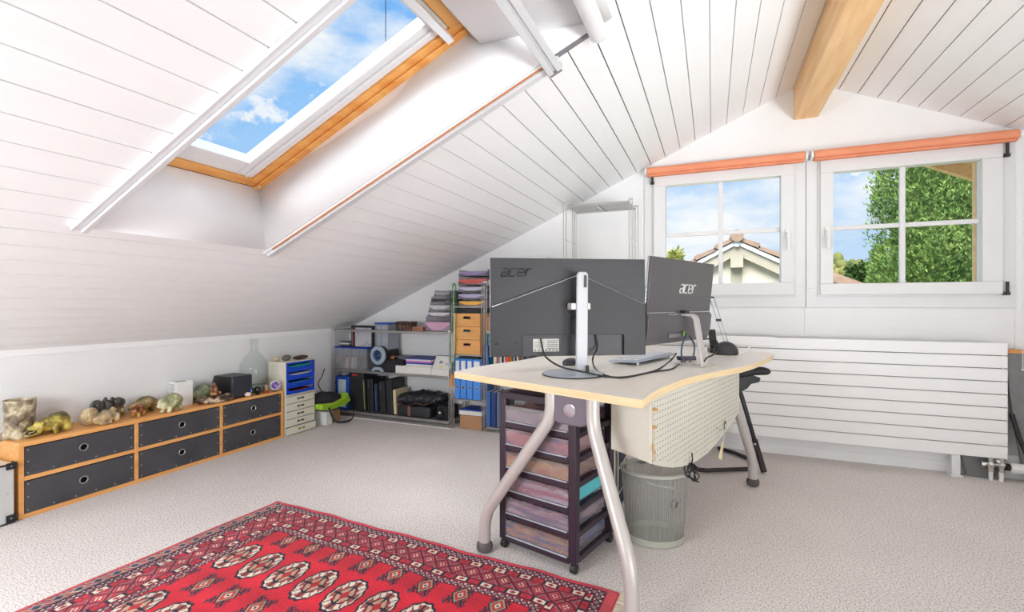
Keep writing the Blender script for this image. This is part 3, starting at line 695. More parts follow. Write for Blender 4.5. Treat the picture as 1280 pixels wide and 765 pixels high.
p = S(161, 512); p.x = -3.425; creature('hog_figurine', 'round backed olive stone animal standing near the wall', 'figurine', p, .155, -1.7, 'st_olive', quadr(head=(.42, 0, .26), body=(.40, .26, .30)))
p = S(173, 520); creature('ox_figurine', 'brown and cream horned ox figurine above the drawer divider', 'figurine', p, .125, -.9, 'st_brown', quadr(head=(.44, 0, .36), hr=(.15, .16, .16), body=(.36, .23, .26))+[((.40, .2, .56), (.04, .1, .05), 0, .3), ((.40, -.2, .56), (.04, .1, .05), 0, -.3), ((.36, 0, .58), (.06, .06, .08))])
p = S(190, 508); creature('dragon_figurine', 'amber brown spiky figurine just right of the ox', 'figurine', p, .10, .3, 'st_red', quadr(head=(.40, 0, .46), hr=(.13, .11, .12), body=(.32, .18, .24))+[((.0, 0, .62), (.06, .05, .12)), ((-.18, 0, .56), (.05, .04, .1)), ((.2, 0, .64), (.05, .04, .1))])
# white carton
p = S(203, 503); t = thing('white_carton', 'open white cardboard box standing behind the jade pig', 'box', p, -.12)
m = MB(X(p, -.12)); w_, d_, h_ = .10, .105, .168
m.box(-w_/2, w_/2, -d_/2, d_/2, 0, .003)
for q in ((-w_/2, w_/2, -d_/2, -d_/2+.003), (-w_/2, w_/2, d_/2-.003, d_/2), (-w_/2, -w_/2+.003, -d_/2+.003, d_/2-.003), (w_/2-.003, w_/2, -d_/2+.003, d_/2-.003)): m.box(*q, .003, h_)
m.build('carton', 'white', t)
m = MB(X(p, -.12)); m.bc((0, 0, h_-.012), (w_-.008, d_-.008, .004)); m.build('inner_tray', 'dark', t)
m = MB(X(p, -.12)); MT['print'] = mat('grey_print', (150, 144, 142), .7)
for k in range(9): m.bc((-.006, -d_/2-.0004, h_-.02-.009*k), (.07-.01*(k % 3), .0006, .003))
m.bc((.0, -d_/2-.0004, .05), (.05, .0006, .035)); m.build('printed_label', 'print', t)
# jade pigs
p = S(215, 514); creature('jade_pig', 'fat pale jade pig figurine in front of the white carton', 'figurine', p, .18, -1.25, 'st_jade', quadr(head=(.42, 0, .33), hr=(.19, .17, .19), body=(.40, .27, .29)))
p = S(243, 500); p.x = -3.42; creature('jade_pig', 'dark green jade pig figurine between the pale jade pig and the Buddha', 'figurine', p, .18, -1.6, 'st_jade2', quadr(head=(.42, 0, .33), hr=(.18, .17, .18), body=(.42, .27, .30)))
# rock and Buddha
p = S(270, 503); rk = p.copy(); m = MB(X(p, 1.25)); m.ell((0, 0, .022), (.115, .05, .026)); m.ell((.07, 0, .028), (.05, .045, .028)); m.ell((-.08, .01, .026), (.045, .04, .03)); m.ell((0, -.025, .018), (.09, .03, .02))
tag(m.build('driftwood_rock', 'st_rock', remesh=.004, disp=(.014, .025), loc=tuple(p)), 'flat mottled rock slab that carries the little Buddha', 'rock')
p = Vector((rk.x-.005, rk.y-.01, CT+.052)); t = thing('buddha_figurine', 'small brown seated Buddha with pointed crown on the rock slab', 'figurine', p)
m = MB(X(p, .3)); m.ell((0, 0, .012), (.032, .03, .016)); m.ell((0, 0, .045), (.024, .02, .032)); m.ell((.0, .024, .045), (.01, .009, .026)); m.ell((0, -.024, .045), (.01, .009, .026)); m.ell((.018, .022, .016), (.02, .012, .012)); m.ell((.018, -.022, .016), (.02, .012, .012)); m.ell((0, 0, .082), (.013, .012, .015)); m.ell((.016, 0, .03), (.012, .018, .008))
m.build('body', 'st_bud', t, remesh=.0025, disp=(.003, .01))
m = MB(X(p, .3)); m.lathe([(.0135, .088), (.014, .096), (.009, .101), (.007, .106), (.009, .11), (.004, .118), (.003, .124), (.0, .136)], 12); m.build('crown', 'st_dark', t)
# black NAS
p = S(294, 496); p.x = -3.37; nx = -3.275
y0_, y1_ = onX(290, 490, nx).y, onX(315, 490, nx).y
MT['nas'] = mat('gunmetal_front', (78, 78, 86), .3, metal=.6)
t = thing('network_drive', 'black storage box with grey front left of the glass jug', 'computer box', (-3.37, (y0_+y1_)/2, CT))
m = MB(); m.box(-3.47, nx-.004, y0_-.002, y1_+.002, CT+.006, CT+.165); m.build('case', 'black', t, bevel=.004)
m = MB(); m.box(nx-.0035, nx+.004, y0_+.002, y1_-.002, CT+.01, CT+.160); m.build('front_panel', 'nas', t, bevel=.003)
m = MB(); m.box(nx+.0042, nx+.0052, y1_-.012, y1_-.009, CT+.03, CT+.05); m.build('power_light', mat('blue_led', (60, 120, 255), .3, emit=2), t)
m = MB(); m.box(-3.46, nx-.01, y0_+.01, y1_-.01, CT, CT+.006); m.build('foot', 'black', t)
# carboy
jp = Vector((-3.385, 2.755, CT)); t = thing('glass_jug', 'large clear glass bottle with narrow neck on the cabinet by the wall', 'bottle', jp)
MT['jug'] = clearmat('clear_bottle_glass', (244, 247, 247), .015, k=.2)
prof = [(0, .0), (.085, .0), (.100, .01), (.104, .05), (.105, .19), (.101, .22), (.088, .25), (.068, .28), (.048, .302), (.033, .325), (.026, .35), (.025, .385), (.031, .388), (.033, .395), (.031, .402), (.026, .405), (.029, .412), (.030, .42), (.026, .425)]
m = MB(); m.lathe([(r_, z) for r_, z in prof], 40, jp, 1, None, False); m.build('bottle', 'jug', t, smooth=60)
m = MB(); m.lathe([(.098, .012), (.102, .05), (.102, .052), (.0, .02), (0, .012)], 32, jp); m.build('thick_base', clearmat('thick_glass', (214, 224, 220), .08), t)
# small things in front of it
p = S(310, 496); m = MB(); m.ell(p+Vector((0, 0, .018)), (.022, .026, .018), n=18, m=12); tag(m.build('stone_egg', mat('speckled_shell', (236, 220, 210), .4, col2=(196, 160, 150), nscale=60, lo=.55, hi=.62)), 'small speckled white egg shaped stone in front of the storage box', 'stone')
p = S(322, 493); t = thing('obsidian_sphere', 'small shiny black ball on a stand in front of the glass jug', 'ball', p)
m = MB(); m.ell(p+Vector((0, 0, .038)), .026, n=24, m=16); m.build('ball', mat('obsidian', (22, 22, 26), .08, coat=.5), t)
m = MB(); m.lathe([(.017, 0), (.013, .006), (.017, .016), (.012, .014), (0, .012)], 16, p); m.build('stand', 'black', t)
p = S(333, 491); t = thing('mini_figurine', 'tiny tan figurine on a red base left of the purple ball', 'figurine', p)
m = MB(); m.ell(p+Vector((0, 0, .030)), (.012, .013, .017)); m.ell(p+Vector((0, 0, .050)), (.015, .016, .015)); m.ell(p+Vector((0, .012, .062)), .006); m.ell(p+Vector((0, -.012, .062)), .006); m.build('body', 'st_pale', t, remesh=.003)
m = MB(); m.lathe([(.019, 0), (.021, .006), (.015, .015), (0, .016)], 16, p); m.build('base', mat('red_base', (176, 48, 34), .5), t)
p = S(344, 489); t = thing('amethyst_ball', 'ball of white stone with purple crystal hollow at the right end of the cabinet', 'ball', p)
am = mat('amethyst_shell', (214, 206, 226), .25, col2=(236, 232, 240), nscale=30)
R = Matrix.Rotation(.9, 3, 'Y') @ Matrix.Identity(3)
dirv = (EYE-p).normalized(); Rq = dirv.to_track_quat('Z', 'Y').to_matrix()
c_ = p+Vector((0, 0, .047)); rr = .041
pf = [(rr*math.sin(a), rr*math.cos(a)) for a in [PI*(1-k/20) for k in range(0, 16)]]
m = MB(); m.lathe([(max(0, a), b_) for a, b_ in pf], 28, c_, 1, Rq, False); m.build('shell', am, t)
m = MB(); e_ = pf[-1]; m.lathe([(e_[0]*.98, e_[1]-.001), (e_[0]*.7, e_[1]-.004), (e_[0]*.45, e_[1]-.014), (0, e_[1]-.02)], 24, c_, 1, Rq, False); m.build('crystal_hollow', mat('amethyst', (98, 52, 142), .2, col2=(190, 160, 214), nscale=60, lo=.42, hi=.6, bump=1, bscale=120), t, smooth=10)
m = MB(); m.lathe([(.02, 0), (.014, .006), (.018, .014), (0, .012)], 16, p); m.build('stand', 'black', t)

# letter tray housing on a five-drawer box
ty0, ty1, tx0, tx1 = 2.925, 3.243, -3.44, -3.235
MT['beige'] = mat('beige_plastic', (222, 218, 200), .5, col2=(228, 224, 208), nscale=5)
MT['trayblue'] = mat('bright_blue_plastic', (16, 72, 205), .35)
t = thing('drawer_box', 'beige plastic box of five small drawers at the right end of the beech cabinet', 'drawer box', (-3.33, 3.08, 0))
m = MB(); m.box(tx0, tx1-.006, ty0, ty1, 0, .008); m.box(tx0, tx1-.006, ty0, ty1, .325, .333); m.box(tx0, tx1-.003, ty0, ty0+.006, .008, .325); m.box(tx0, tx1-.003, ty1-.006, ty1, .008, .325); m.box(tx0, tx0+.005, ty0, ty1, .008, .325); m.build('housing', 'beige', t, bevel=.002)
h5 = (.325-.008)/5
for k in range(5):
    z0 = .009+k*h5; off = .012 if k == 0 else 0
    m = MB(); m.box(tx0+.02, tx1-.004, ty0+.008, ty1-.008, z0+.002, z0+h5*.8)
    m.box(tx1-.004+off, tx1+.002+off, ty0+.006, ty1-.006, z0+.001, z0+h5-.0035); d = m.build('drawer', 'beige', t, bevel=.0015)
    m = MB(); yc = ty0+.155; zc = z0+h5*.5
    for a, b_ in (((-.026, 0), (.026, 0)),): m.tube([(tx1+.0022+off, yc+a[0], zc), (tx1+.0022+off, yc+b_[0], zc)], .0095, 12, flat=.25)
    m.ell((tx1+.0022+off, yc-.026, zc), (.0025, .0095, .0095)); m.ell((tx1+.0022+off, yc+.026, zc), (.0025, .0095, .0095)); m.build('grip_hole', 'black' if k else mat('yellow_black_grip', (150, 130, 30), .6), d)
t = thing('letter_tray_box', 'beige housing with four bright blue letter trays on top of the small drawer box', 'letter tray', (-3.33, 3.08, .333))
za, zb = .3335, .612
m = MB(); m.box(tx0, tx1, ty0, ty1, za, za+.006); m.box(tx0, tx1, ty0, ty1, zb-.006, zb); m.box(tx0, tx1, ty0, ty0+.008, za+.006, zb-.006); m.box(tx0, tx1, ty1-.008, ty1, za+.006, zb-.006); m.box(tx0, tx0+.005, ty0, ty1, za, zb)
for k in range(8): m.box(tx0+.03, tx0+.034+.10, ty0-.0015, ty0, za+.03+k*.03, za+.033+k*.03)
m.build('housing', 'beige', t, bevel=.002)
h4 = (zb-za-.014)/4
for k in range(4):
    z0 = za+.007+k*h4; yA, yB = ty0+.010, ty1-.010
    n = 14; top_ = []
    for i in range(n+1):
        q = i/n; top_.append((yA+(yB-yA)*q, z0+h4*(.97 if q < .06 or q > .94 else .34+.30*abs(2*q-1)**3)))
    poly = [(tx1-.004, yA, z0+.001)]+[(tx1-.004, *p_) for p_ in top_]+[(tx1-.004, yB, z0+.001)]
    m = MB(); m.ext(poly, (.008, 0, 0)); m.box(tx0+.01, tx1-.004, yA, yB, z0+.001, z0+.004); m.box(tx1-.004, tx1+.004, yA, yB, z0+h4*.80, z0+h4*.985)
    d = m.build('tray', 'trayblue', t)
    m = MB(); m.box(tx0+.02, tx1-.008, yA+.01, yB-.01, z0+.005, z0+.005+h4*(.3+.08*k)); m.build('papers', mat('tray_papers', [(150, 60, 60), (60, 120, 170), (190, 190, 205), (30, 140, 130)][k], .8), d)
for (px0, px1, hz, mt_, lab, yy) in ((338, 346, .045, 'st_pale', 'cream pebble at the left on top of the letter tray box', 0), (353, 363, .05, 'st_dark', 'thin grey stone standing between two others on the letter tray box', 0), (366, 385, .036, 'st_red', 'wide dark brown stone at the right on the letter tray box', 0)):
    xx = -3.36 if px0 < 350 else (-3.34 if px0 < 360 else -3.31)
    a = onX(px0, 450, xx); b_ = onX(px1, 450, xx); m = MB(); yc = max((a.y+b_.y)/2, ty0+.02); wd = (b_.y-a.y)/2
    m.ell((xx, yc, zb+hz/2), (.03, wd, hz/2), n=18, m=12)
    tag(m.build('stone', mat('stone_%d' % px0, {338: (206, 192, 168), 353: (96, 90, 84), 366: (86, 62, 52)}[px0], .6, col2={338: (188, 170, 140), 353: (120, 112, 104), 366: (70, 48, 40)}[px0], nscale=30), disp=(.005, .03)), lab, 'stone')

# bag and boxes behind the tray tower
t = thing('sports_bag', 'small black and lime green bag lying on a box beside the metal shelf', 'bag', (-3.33, 3.42, .12))
MT['lime'] = mat('lime_fabric', (166, 206, 50), .7, col2=(146, 190, 40), nscale=12); MT['bfab'] = mat('black_fabric', (28, 27, 32), .85, col2=(40, 38, 44), nscale=30, bump=.3, bscale=60)
bp_ = Vector((-3.27, 3.42, .148))
m = MB(); m.ell(bp_+Vector((0, .0, .06)), (.12, .155, .075)); m.ell(bp_+Vector((0, -.06, .08)), (.11, .10, .07)); m.build('body', 'bfab', t, remesh=.01, disp=(.02, .06))
m = MB(); n = 16
m.ext([bp_+Vector(q) for q in ((.10, -.17, .01), (.13, -.08, .0), (.145, .08, .01), (.12, .19, .03), (.11, .155, .115), (.135, .06, .075), (.14, -.05, .055), (.10, -.17, .06))], (-.08, 0, 0)); m.build('lime_flap', 'lime', t, bevel=.012, seg=3, disp=(.01, .05))
m = MB(); m.tube(spline([bp_+Vector(q) for q in ((.12, -.10, .02), (.15, -.06, -.10), (.19, .0, -.122), (.20, .10, -.118), (.17, .16, -.06), (.12, .14, .03))]), .010, 6, flat=.35); m.build('strap', 'black', t)
t = thing('small_carton', 'small white box with a wooden side under the lime green bag', 'box', (-3.27, 3.42, 0))
m = MB(); m.box(-3.33, -3.20, 3.34, 3.415, 0, .12); m.build('white_box', 'white', t, bevel=.002)
m = MB(); m.box(-3.33, -3.21, 3.4155, 3.52, 0, .118); m.build('wood_side', mat('brown_board', (160, 122, 84), .7), t, bevel=.002)
m = MB(); m.box(-3.48, -3.42, 3.25, 3.262, 0, .40); tag(m.build('black_folder', 'black', bevel=.002), 'upright black folder between the tray tower and the lime green bag', 'folder')
m = MB(); m.tube(spline([(-3.47, 3.62, .005), (-3.48, 3.60, .2), (-3.45, 3.50, .33), (-3.46, 3.56, .40), (-3.49, 3.62, .46)]), .004, 6); tag(m.build('cable', 'black'), 'thin black cable rising behind the lime green bag', 'cable')
# ---------------------------------------------------------------- desk
DT = .78; DU = .75
MT['maple'] = mat('pale_maple_laminate', (252, 246, 236), .4, col2=(249, 240, 227), nscale=3, ndetail=5, stretch=(9, .9, 9), coat=.15)
MT['mapleedge'] = mat('maple_edge', (234, 210, 168), .5, col2=(226, 198, 152), nscale=3, stretch=(2, 2, 40))
MT['leg'] = mat('silver_grey_lacquer', (196, 190, 186), .4, metal=.25)
MT['foot'] = mat('brown_grey_rubber', (92, 84, 84), .6)
MT['panel'] = mat('perforated_sheet', (206, 202, 188), .5, col2=(212, 208, 195), nscale=3)
desk = thing('desk', 'large wavy edged maple desk on bent grey tube legs', 'desk', (-.4, 2.6, 0))
right = [(803.1, 500.3), (814, 491.9), (828, 484.1), (842.2, 478.5), (856.3, 473.6), (870.3, 470), (884.4, 466.6), (898.4, 463.8), (912.5, 461.2), (926.6, 458.8), (940.6, 455), (954.7, 449.7), (963, 445.8), (967, 442.2)]
outl = [tuple(onZ(*q, DT))[:2] for q in right]
outl += [(.35, 3.53), (.157, 3.65), (-.10, 3.77), (-.32, 3.80), (-.52, 3.74), (-.68, 3.55), (-.79, 3.3), (-.88, 3.0)]
outl += [tuple(onZ(*q, DT))[:2] for q in ((678, 445.2), (647.5, 450.8), (614.7, 455.4), (589.5, 459.5))]
Lc = tuple(onZ(567.7, 464.8, DT))[:2]; outl.append(Lc)
m = MB(); m.ext([(x, y, DU+.001) for x, y in outl], (0, 0, DT-DU-.001)); m.m = 1
n = len(outl)
top = m.build('tabletop', ['maple', 'mapleedge'], desk, smooth=25, bevel=.0012)
me = top.data
for pl in me.polygons: pl.material_index = 0 if abs(pl.normal.z) > .5 else 1
def leg(top_, mid_, low_, foot_, sh=.026):
    m = MB(); m.tube(arc([top_, mid_, low_, foot_], .09, 8), sh, 16); L = m.build('leg', 'leg', desk)
    m = MB(); m.lathe([(0, 0), (.022, 0), (.034, .008), (.037, .022), (.035, .034), (.028, .044), (0, .044)], 20, (foot_[0], foot_[1], 0)); m.build('foot', 'foot', L)
pL = onD(689, 490, 1.95); pR = onD(741, 500, 1.83)
leg((pL.x, pL.y, .749), (pL.x, pL.y, .635), (-.930, 1.922, .165), (-.932, 1.922, .03))
leg((pR.x, pR.y, .749), (pR.x, pR.y, .63), (-.248, 1.634, .205), (-.246, 1.631, .03))
leg((.09, 3.10, .749), (.09, 3.10, .64), (.226, 3.228, .16), (.227, 3.231, .03))
leg((-.20, 3.17, .749), (-.20, 3.17, .64), (-.45, 3.40, .16), (-.45, 3.40, .03))
bc_ = (pL+pR)/2; u_ = (pR-pL); u_.z = 0; u_.normalize(); v_ = Vector((-u_.y, u_.x, 0))
bz = .749; hw = .084; m = MB(); pr = []
for k in range(13):
    a = PI+PI*k/12; x = hw*math.cos(a); z_ = .055*math.sin(a)
    x = hw*(1 if math.cos(a) > 0 else -1)*abs(math.cos(a))**.45; z_ = -.055*abs(math.sin(a))**.45
    pr.append(Vector((bc_.x, bc_.y, bz-.075))+u_*x+Vector((0, 0, z_)))
pr += [Vector((bc_.x, bc_.y, bz))+u_*hw, Vector((bc_.x, bc_.y, bz))-u_*hw]
m.ext([q-v_*.012 for q in pr], v_*.03); br = m.build('bracket', mat('violet_grey_plastic', (112, 104, 116), .45), desk, bevel=.008, seg=3)
m = MB(); R = (-v_).to_track_quat('Z', 'Y').to_matrix(); m.lathe([(0, -.006), (.024, -.004), (.027, .001), (.027, .003), (.024, .004)], 24, Vector((bc_.x, bc_.y, bz-.070))-v_*.012, 1, R); m.build('recessed_cap', mat('shiny_cap', (170, 160, 168), .2, metal=.4), br)
m = MB(); c2_ = Vector((-.055, 3.135, 0)); a_ = Vector((bc_.x, bc_.y, 0))+v_*.02; m.ext([a_+u_*.03+Vector((0, 0, .70)), a_-u_*.03+Vector((0, 0, .70)), a_-u_*.03+Vector((0, 0, .745)), a_+u_*.03+Vector((0, 0, .745))], c2_-a_); m.build('beam', 'leg', desk)
# modesty panel
P0 = onD(764, 561, 1.93); P1 = onD(815, 580, 1.80); P2 = onD(924, 515, 2.75)
def face_at(px):   # point of the long face seen at px
    best = None
    for k in range(201):
        q = P1.lerp(P2, k/200); d = q-EYE; dep = -d.x*sn+d.y*cs; xx = 640+F*(d.x*cs+d.y*sn)/dep
        if best is None or abs(xx-px) < best[0]: best = (abs(xx-px), k/200, dep, q)
    return best
prof = [(815, 580), (826, 583), (840, 584.5), (852, 583.5), (862, 580.5), (873, 575), (885, 566), (896, 554), (907, 540), (917, 526), (924, 514)]
bot = []
for (a, y) in prof: bst = face_at(a); bot.append((bst[1], CZ-(y-HOR)/F*bst[2]))
fv = (P2-P1); fv.z = 0; fl = fv.length; fu = fv/fl; fn = Vector((fu.y, -fu.x, 0))
base = Vector((P1.x, P1.y, 0))
m = MB(); poly = [base+fu*fl*s_+Vector((0, 0, z)) for s_, z in bot]+[base+fu*fl+Vector((0, 0, .749)), base+Vector((0, 0, .749))]
m.ext(poly, -fn*.012); pan = m.build('perforated_panel', 'panel', desk)
m = MB(); b0 = Vector((P0.x, P0.y, 0)); m.ext([base+Vector((0, 0, P1.z)), b0+Vector((0, 0, P0.z)), b0+Vector((0, 0, .749)), base+Vector((0, 0, .749))], fn.cross(Vector((0, 0, 1)))*0-(fu*-.012)); m.build('end_panel', 'panel', desk)
def zbot(s_):
    for (a, b_) in zip(bot, bot[1:]):
        if a[0] <= s_ <= b_[0]+1e-9: return a[1]+(b_[1]-a[1])*(s_-a[0])/max(1e-6, b_[0]-a[0])
    return bot[-1][1]
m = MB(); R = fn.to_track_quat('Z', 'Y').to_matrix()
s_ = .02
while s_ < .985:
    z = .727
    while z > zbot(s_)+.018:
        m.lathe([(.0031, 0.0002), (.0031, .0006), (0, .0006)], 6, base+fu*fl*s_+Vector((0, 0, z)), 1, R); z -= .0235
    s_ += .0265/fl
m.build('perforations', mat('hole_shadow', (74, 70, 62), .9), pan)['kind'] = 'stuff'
# things hooked on the panel
def onp(px, z, off=.004): q = face_at(px)[3]; return Vector((q.x, q.y, z))+fn*off
def zz(px, py): return CZ-(py-HOR)/F*face_at(px)[2]
m = MB(); a = onp(817, zz(817, 512)); m.ell(a+fn*.004, (.013, .008, .006), rotz(.5)); a2 = onp(815.5, zz(815, 534)); m.ell(a2+fn*.004, (.010, .007, .006))
m.tube(spline([a2, a2+Vector((.004, -.004, -.04)), a2+Vector((-.01, -.004, -.08)), a2+Vector((.008, -.004, -.10)), a2+Vector((-.004, -.004, -.06)), a2+Vector((.006, -.004, -.12)), a2+Vector((-.008, -.004, -.125))]), .0012, 5)
tag(m.build('string_loop', mat('tan_string', (196, 150, 84), .8)), 'tan string loop hooked on the near corner of the perforated desk panel', 'string')
m = MB(); a = onp(893, zz(893, 533), .006); m.tube(spline([a, a+fn*.012+Vector((.004, .0, -.01)), a+Vector((.03, .05, -.03))+fn*.01, a+Vector((.032, .052, -.09))+fn*.006, a+Vector((.03, .05, -.13))+fn*.004]), .0022, 6)
tag(m.build('wire_hook', 'chrome'), 'bent wire hook hanging from the perforated desk panel', 'hook')
m = MB(); a = onp(905, zz(905, 531), .006); m.tube([a+fu*.016*math.cos(k*.5)+Vector((0, 0, .022*math.sin(k*.5))) for k in range(11)], .002, 6); tag(m.build('wire_ring', 'dark'), 'small dark wire ring near the far end of the perforated panel', 'hook')
m = MB(); a = onp(896, zz(896, 560), .02); m.ext([a+fu*-.045+Vector((0, 0, -.035)), a+fu*.01+Vector((0, 0, -.06)), a+fu*.045+Vector((0, 0, .03)), a+fu*.02+Vector((0, 0, .035))], fn*.001); tag(m.build('paper_tag', mat('cream_paper', (232, 214, 172), .8)), 'cream paper tag hanging under the perforated desk panel', 'tag')
m = MB(); a = onp(861, zz(861, 578), .012); random.seed(3)
m.tube(spline([a+Vector((0, 0, .045)), a+Vector((0.003, 0, .02)), a]), .003, 6)
for k in range(7): m.tube(spline([a, a+Vector((random.uniform(-.03, .03), random.uniform(-.01, .01), -.02)), a+Vector((random.uniform(-.04, .04), random.uniform(-.01, .01), -.05)), a+Vector((random.uniform(-.02, .03), random.uniform(-.01, .01), -.08))]), .003, 6)
tag(m.build('cable_bundle', 'black'), 'bunched black cable hanging at the bottom of the perforated panel above the bin', 'cable')

# ---------------------------------------------------------------- letters
def word(m, M, h, r, txt='acer'):
    G = {'a': [[(.08, 1), (.72, 1), (.80, .9), (.80, 0), (.12, 0), (0, .12), (0, .4), (.1, .52), (.78, .52)]], 'c': [[(.78, 1), (.14, 1), (0, .86), (0, .14), (.14, 0), (.78, 0)]],
         'e': [[(.78, 0), (.14, 0), (0, .14), (0, .86), (.14, 1), (.66, 1), (.80, .86), (.80, .52), (.05, .48)]], 'r': [[(0, 0), (0, .86), (.14, 1), (.62, 1)]]}
    x0 = 0
    for ch in txt:
        for st in G[ch]: m.tube([M @ Vector(((x0+px+.22*py)*h, 0, py*h)) for px, py in st], r, 6)
        x0 += 1.12
    return m
def plane_frame(A, Bp, zb):   # local X along A->B, Y away from viewer, Z up
    u = (Bp-A); u.z = 0; L = u.length; u.normalize(); v = Vector((-u.y, u.x, 0))
    M = Matrix(((u.x, v.x, 0, A.x), (u.y, v.y, 0, A.y), (0, 0, 1, zb), (0, 0, 0, 1))); return M, L
MT['monback'] = mat('brushed_charcoal_plastic', (43, 41, 44), .45, col2=(48, 46, 49), nscale=3, ndetail=6, stretch=(1, 1, 40))
MT['monlow'] = mat('matt_charcoal_plastic', (39, 37, 40), .5)
MT['bright'] = mat('polished_edge', (196, 200, 206), .2, metal=.9)
MT['screen'] = mat('dark_glass_screen', (12, 12, 16), .1)
# monitor one
A = onD(613, 447, 2.2); B_ = onD(806.5, 443, 2.29); M, W1 = plane_frame(A, B_, .853); H1 = .456
t = thing('monitor', 'wide dark monitor seen from behind on a silver round foot', 'monitor', onZ(715.5, 468.5, DT), 0, None)
def mp(px, py, y=0): return Vector(((px-613)/193.5*W1, y, (447-py)/124*H1))
m = MB(M); m.box(0, W1, .006, .022, 0, H1); m.build('panel', 'monback', t, bevel=.002)
m = MB(M); m.box(.004, W1-.004, .022, .024, .004, H1-.004); m.build('screen', 'screen', t)
m = MB(M); m.box(-.0015, 0, .006, .024, 0, H1); m.box(-.0015, W1+.0015, .010, .024, H1, H1+.0015); m.box(W1, W1+.0015, .006, .024, 0, H1); m.build('bezel_edge', 'bright', t)
V0, V1, V2 = mp(615, 384), mp(722, 343), mp(804, 380)
m = MB(M)
f0 = -.010
# raised lower cover with port recess cut out
rx0, rx1, rz = mp(651, 418).x, mp(778, 418).x, mp(700, 420).z
poly = [(.001, .002), (rx0, .002), (rx0, rz), (rx1, rz), (rx1, .002), (W1-.001, .002), (W1-.001, V2.z), (V1.x, V1.z), (.001, V0.z)]
m.ext([(x, f0, z) for x, z in poly], (0, .0159, 0)); cov = m.build('lower_cover', 'monlow', t, bevel=.0025)
m = MB(M); m.tube([(V0.x, f0-.0005, V0.z-.002), (V1.x, f0-.0005, V1.z-.002)], .0022, 6); m.tube([(V1.x+.01, f0-.0005, V1.z-.006), (V2.x, f0-.0005, V2.z-.002)], .0013, 6); m.build('highlight_line', 'bright', t)  # chamfer highlight of the raised cover, drawn as bright lines
m = MB(M); word(m, Matrix.Translation(mp(625.5, 346, .005)), .034, .0040); m.build('brand_lettering', mat('gloss_black', (22, 20, 24), .45), t)
m = MB(M)
for y in (405, 411, 418, 424): q = mp(619.5, y, f0-.001); m.bc(q, (.014, .003, .0025))
q = mp(620, 430, f0); m.ell(q, (.006, .003, .006)); m.build('buttons', 'black', t)
m = MB(M); q = mp(644, 430, f0); m.ell(q, (.004, .002, .005)); m.build('lock_slot', 'black', t)
a, b_ = mp(665, 441, .003), mp(697, 425, .003); m = MB(M); m.box(a.x, b_.x, .003, .0055, a.z, b_.z); lb = m.build('rating_label', mat('pale_label', (196, 192, 186), .6), t)
m = MB(M); random.seed(5)
for k in range(5): m.box(a.x+.066, b_.x-.006, .0022, .003, a.z+.012+.009*k, a.z+.015+.009*k)
for k in range(7): m.bc((a.x+.010+.017*k, .0026, a.z+.006), (.008, .0008, .006))
for k in range(3): m.box(a.x+.006, a.x+.050, .0022, .003, a.z+.02+.010*k, a.z+.022+.010*k)
m.build('label_print', mat('label_ink', (84, 80, 78), .7), lb)
q = mp(717, 384, 0); m = MB(M); s2 = .068
for (x0, x1, z0, z1) in ((-s2, s2, -s2*1.15, -s2*1.15+.0015), (-s2, s2, s2*1.15-.0015, s2*1.15), (-s2, -s2+.0015, -s2*1.15, s2*1.15), (s2-.0015, s2, -s2*1.15, s2*1.15)): m.box(q.x+x0, q.x+x1, f0-.0008, f0, q.z+z0, q.z+z1)
m.build('mount_outline', 'black', t)
Ry = Matrix.Rotation(PI/2, 3, 'X')
m = MB(M); m.lathe([(.046, .000), (.052, .001), (.052, .006), (.046, .006), (.044, .002), (0, .002)], 32, (q.x-.004, f0, q.z), 1, Ry); m.build('mount_disc', 'black', t)
Mi = M.inverted()
colw = onD(727, 400, 2.165); cl = Mi @ colw
m = MB(M); m.box(q.x-.04, q.x+.05, cl.y-.002, f0-.003, q.z-.014, q.z+.016); m.build('swivel_arm', 'leg', t, bevel=.004)
m = MB(M); fz = DT-.853
m.ext([(cl.x-.030, cl.y-.020, fz+.008), (cl.x+.024, cl.y-.020, fz+.008), (cl.x+.027, cl.y-.016, .375), (cl.x+.020, cl.y-.014, .388), (cl.x-.016, cl.y-.014, .388), (cl.x-.024, cl.y-.016, .375)], (0, .020, 0)); m.build('stand_column', mat('satin_aluminium', (186, 186, 190), .5, metal=.15), t, bevel=.006, seg=3)
m = MB(M); m.bc((cl.x+.012, cl.y-.0215, .345), (.010, .004, .055)); m.build('column_slot', 'dark', t, bevel=.001)
bq = onZ(715.5, 468.5, DT); m = MB(); m.lathe([(0, 0), (.130, 0), (.134, .003), (.134, .007), (.128, .010), (0, .011)], 48, bq); m.build('stand_base', mat('grey_blue_metal', (190, 200, 208), .3, metal=.3), t)
m = MB(); m.lathe([(.1345, .001), (.1355, .002), (.1355, .006), (.1345, .007)], 48, bq, 1, None, False); m.build('base_rim', 'dark', t)
m = MB(M); m.bc((cl.x+.018, cl.y-.032, fz+.026), (.014, .012, .034)); m.build('cable_clip', 'black', t, bevel=.003)

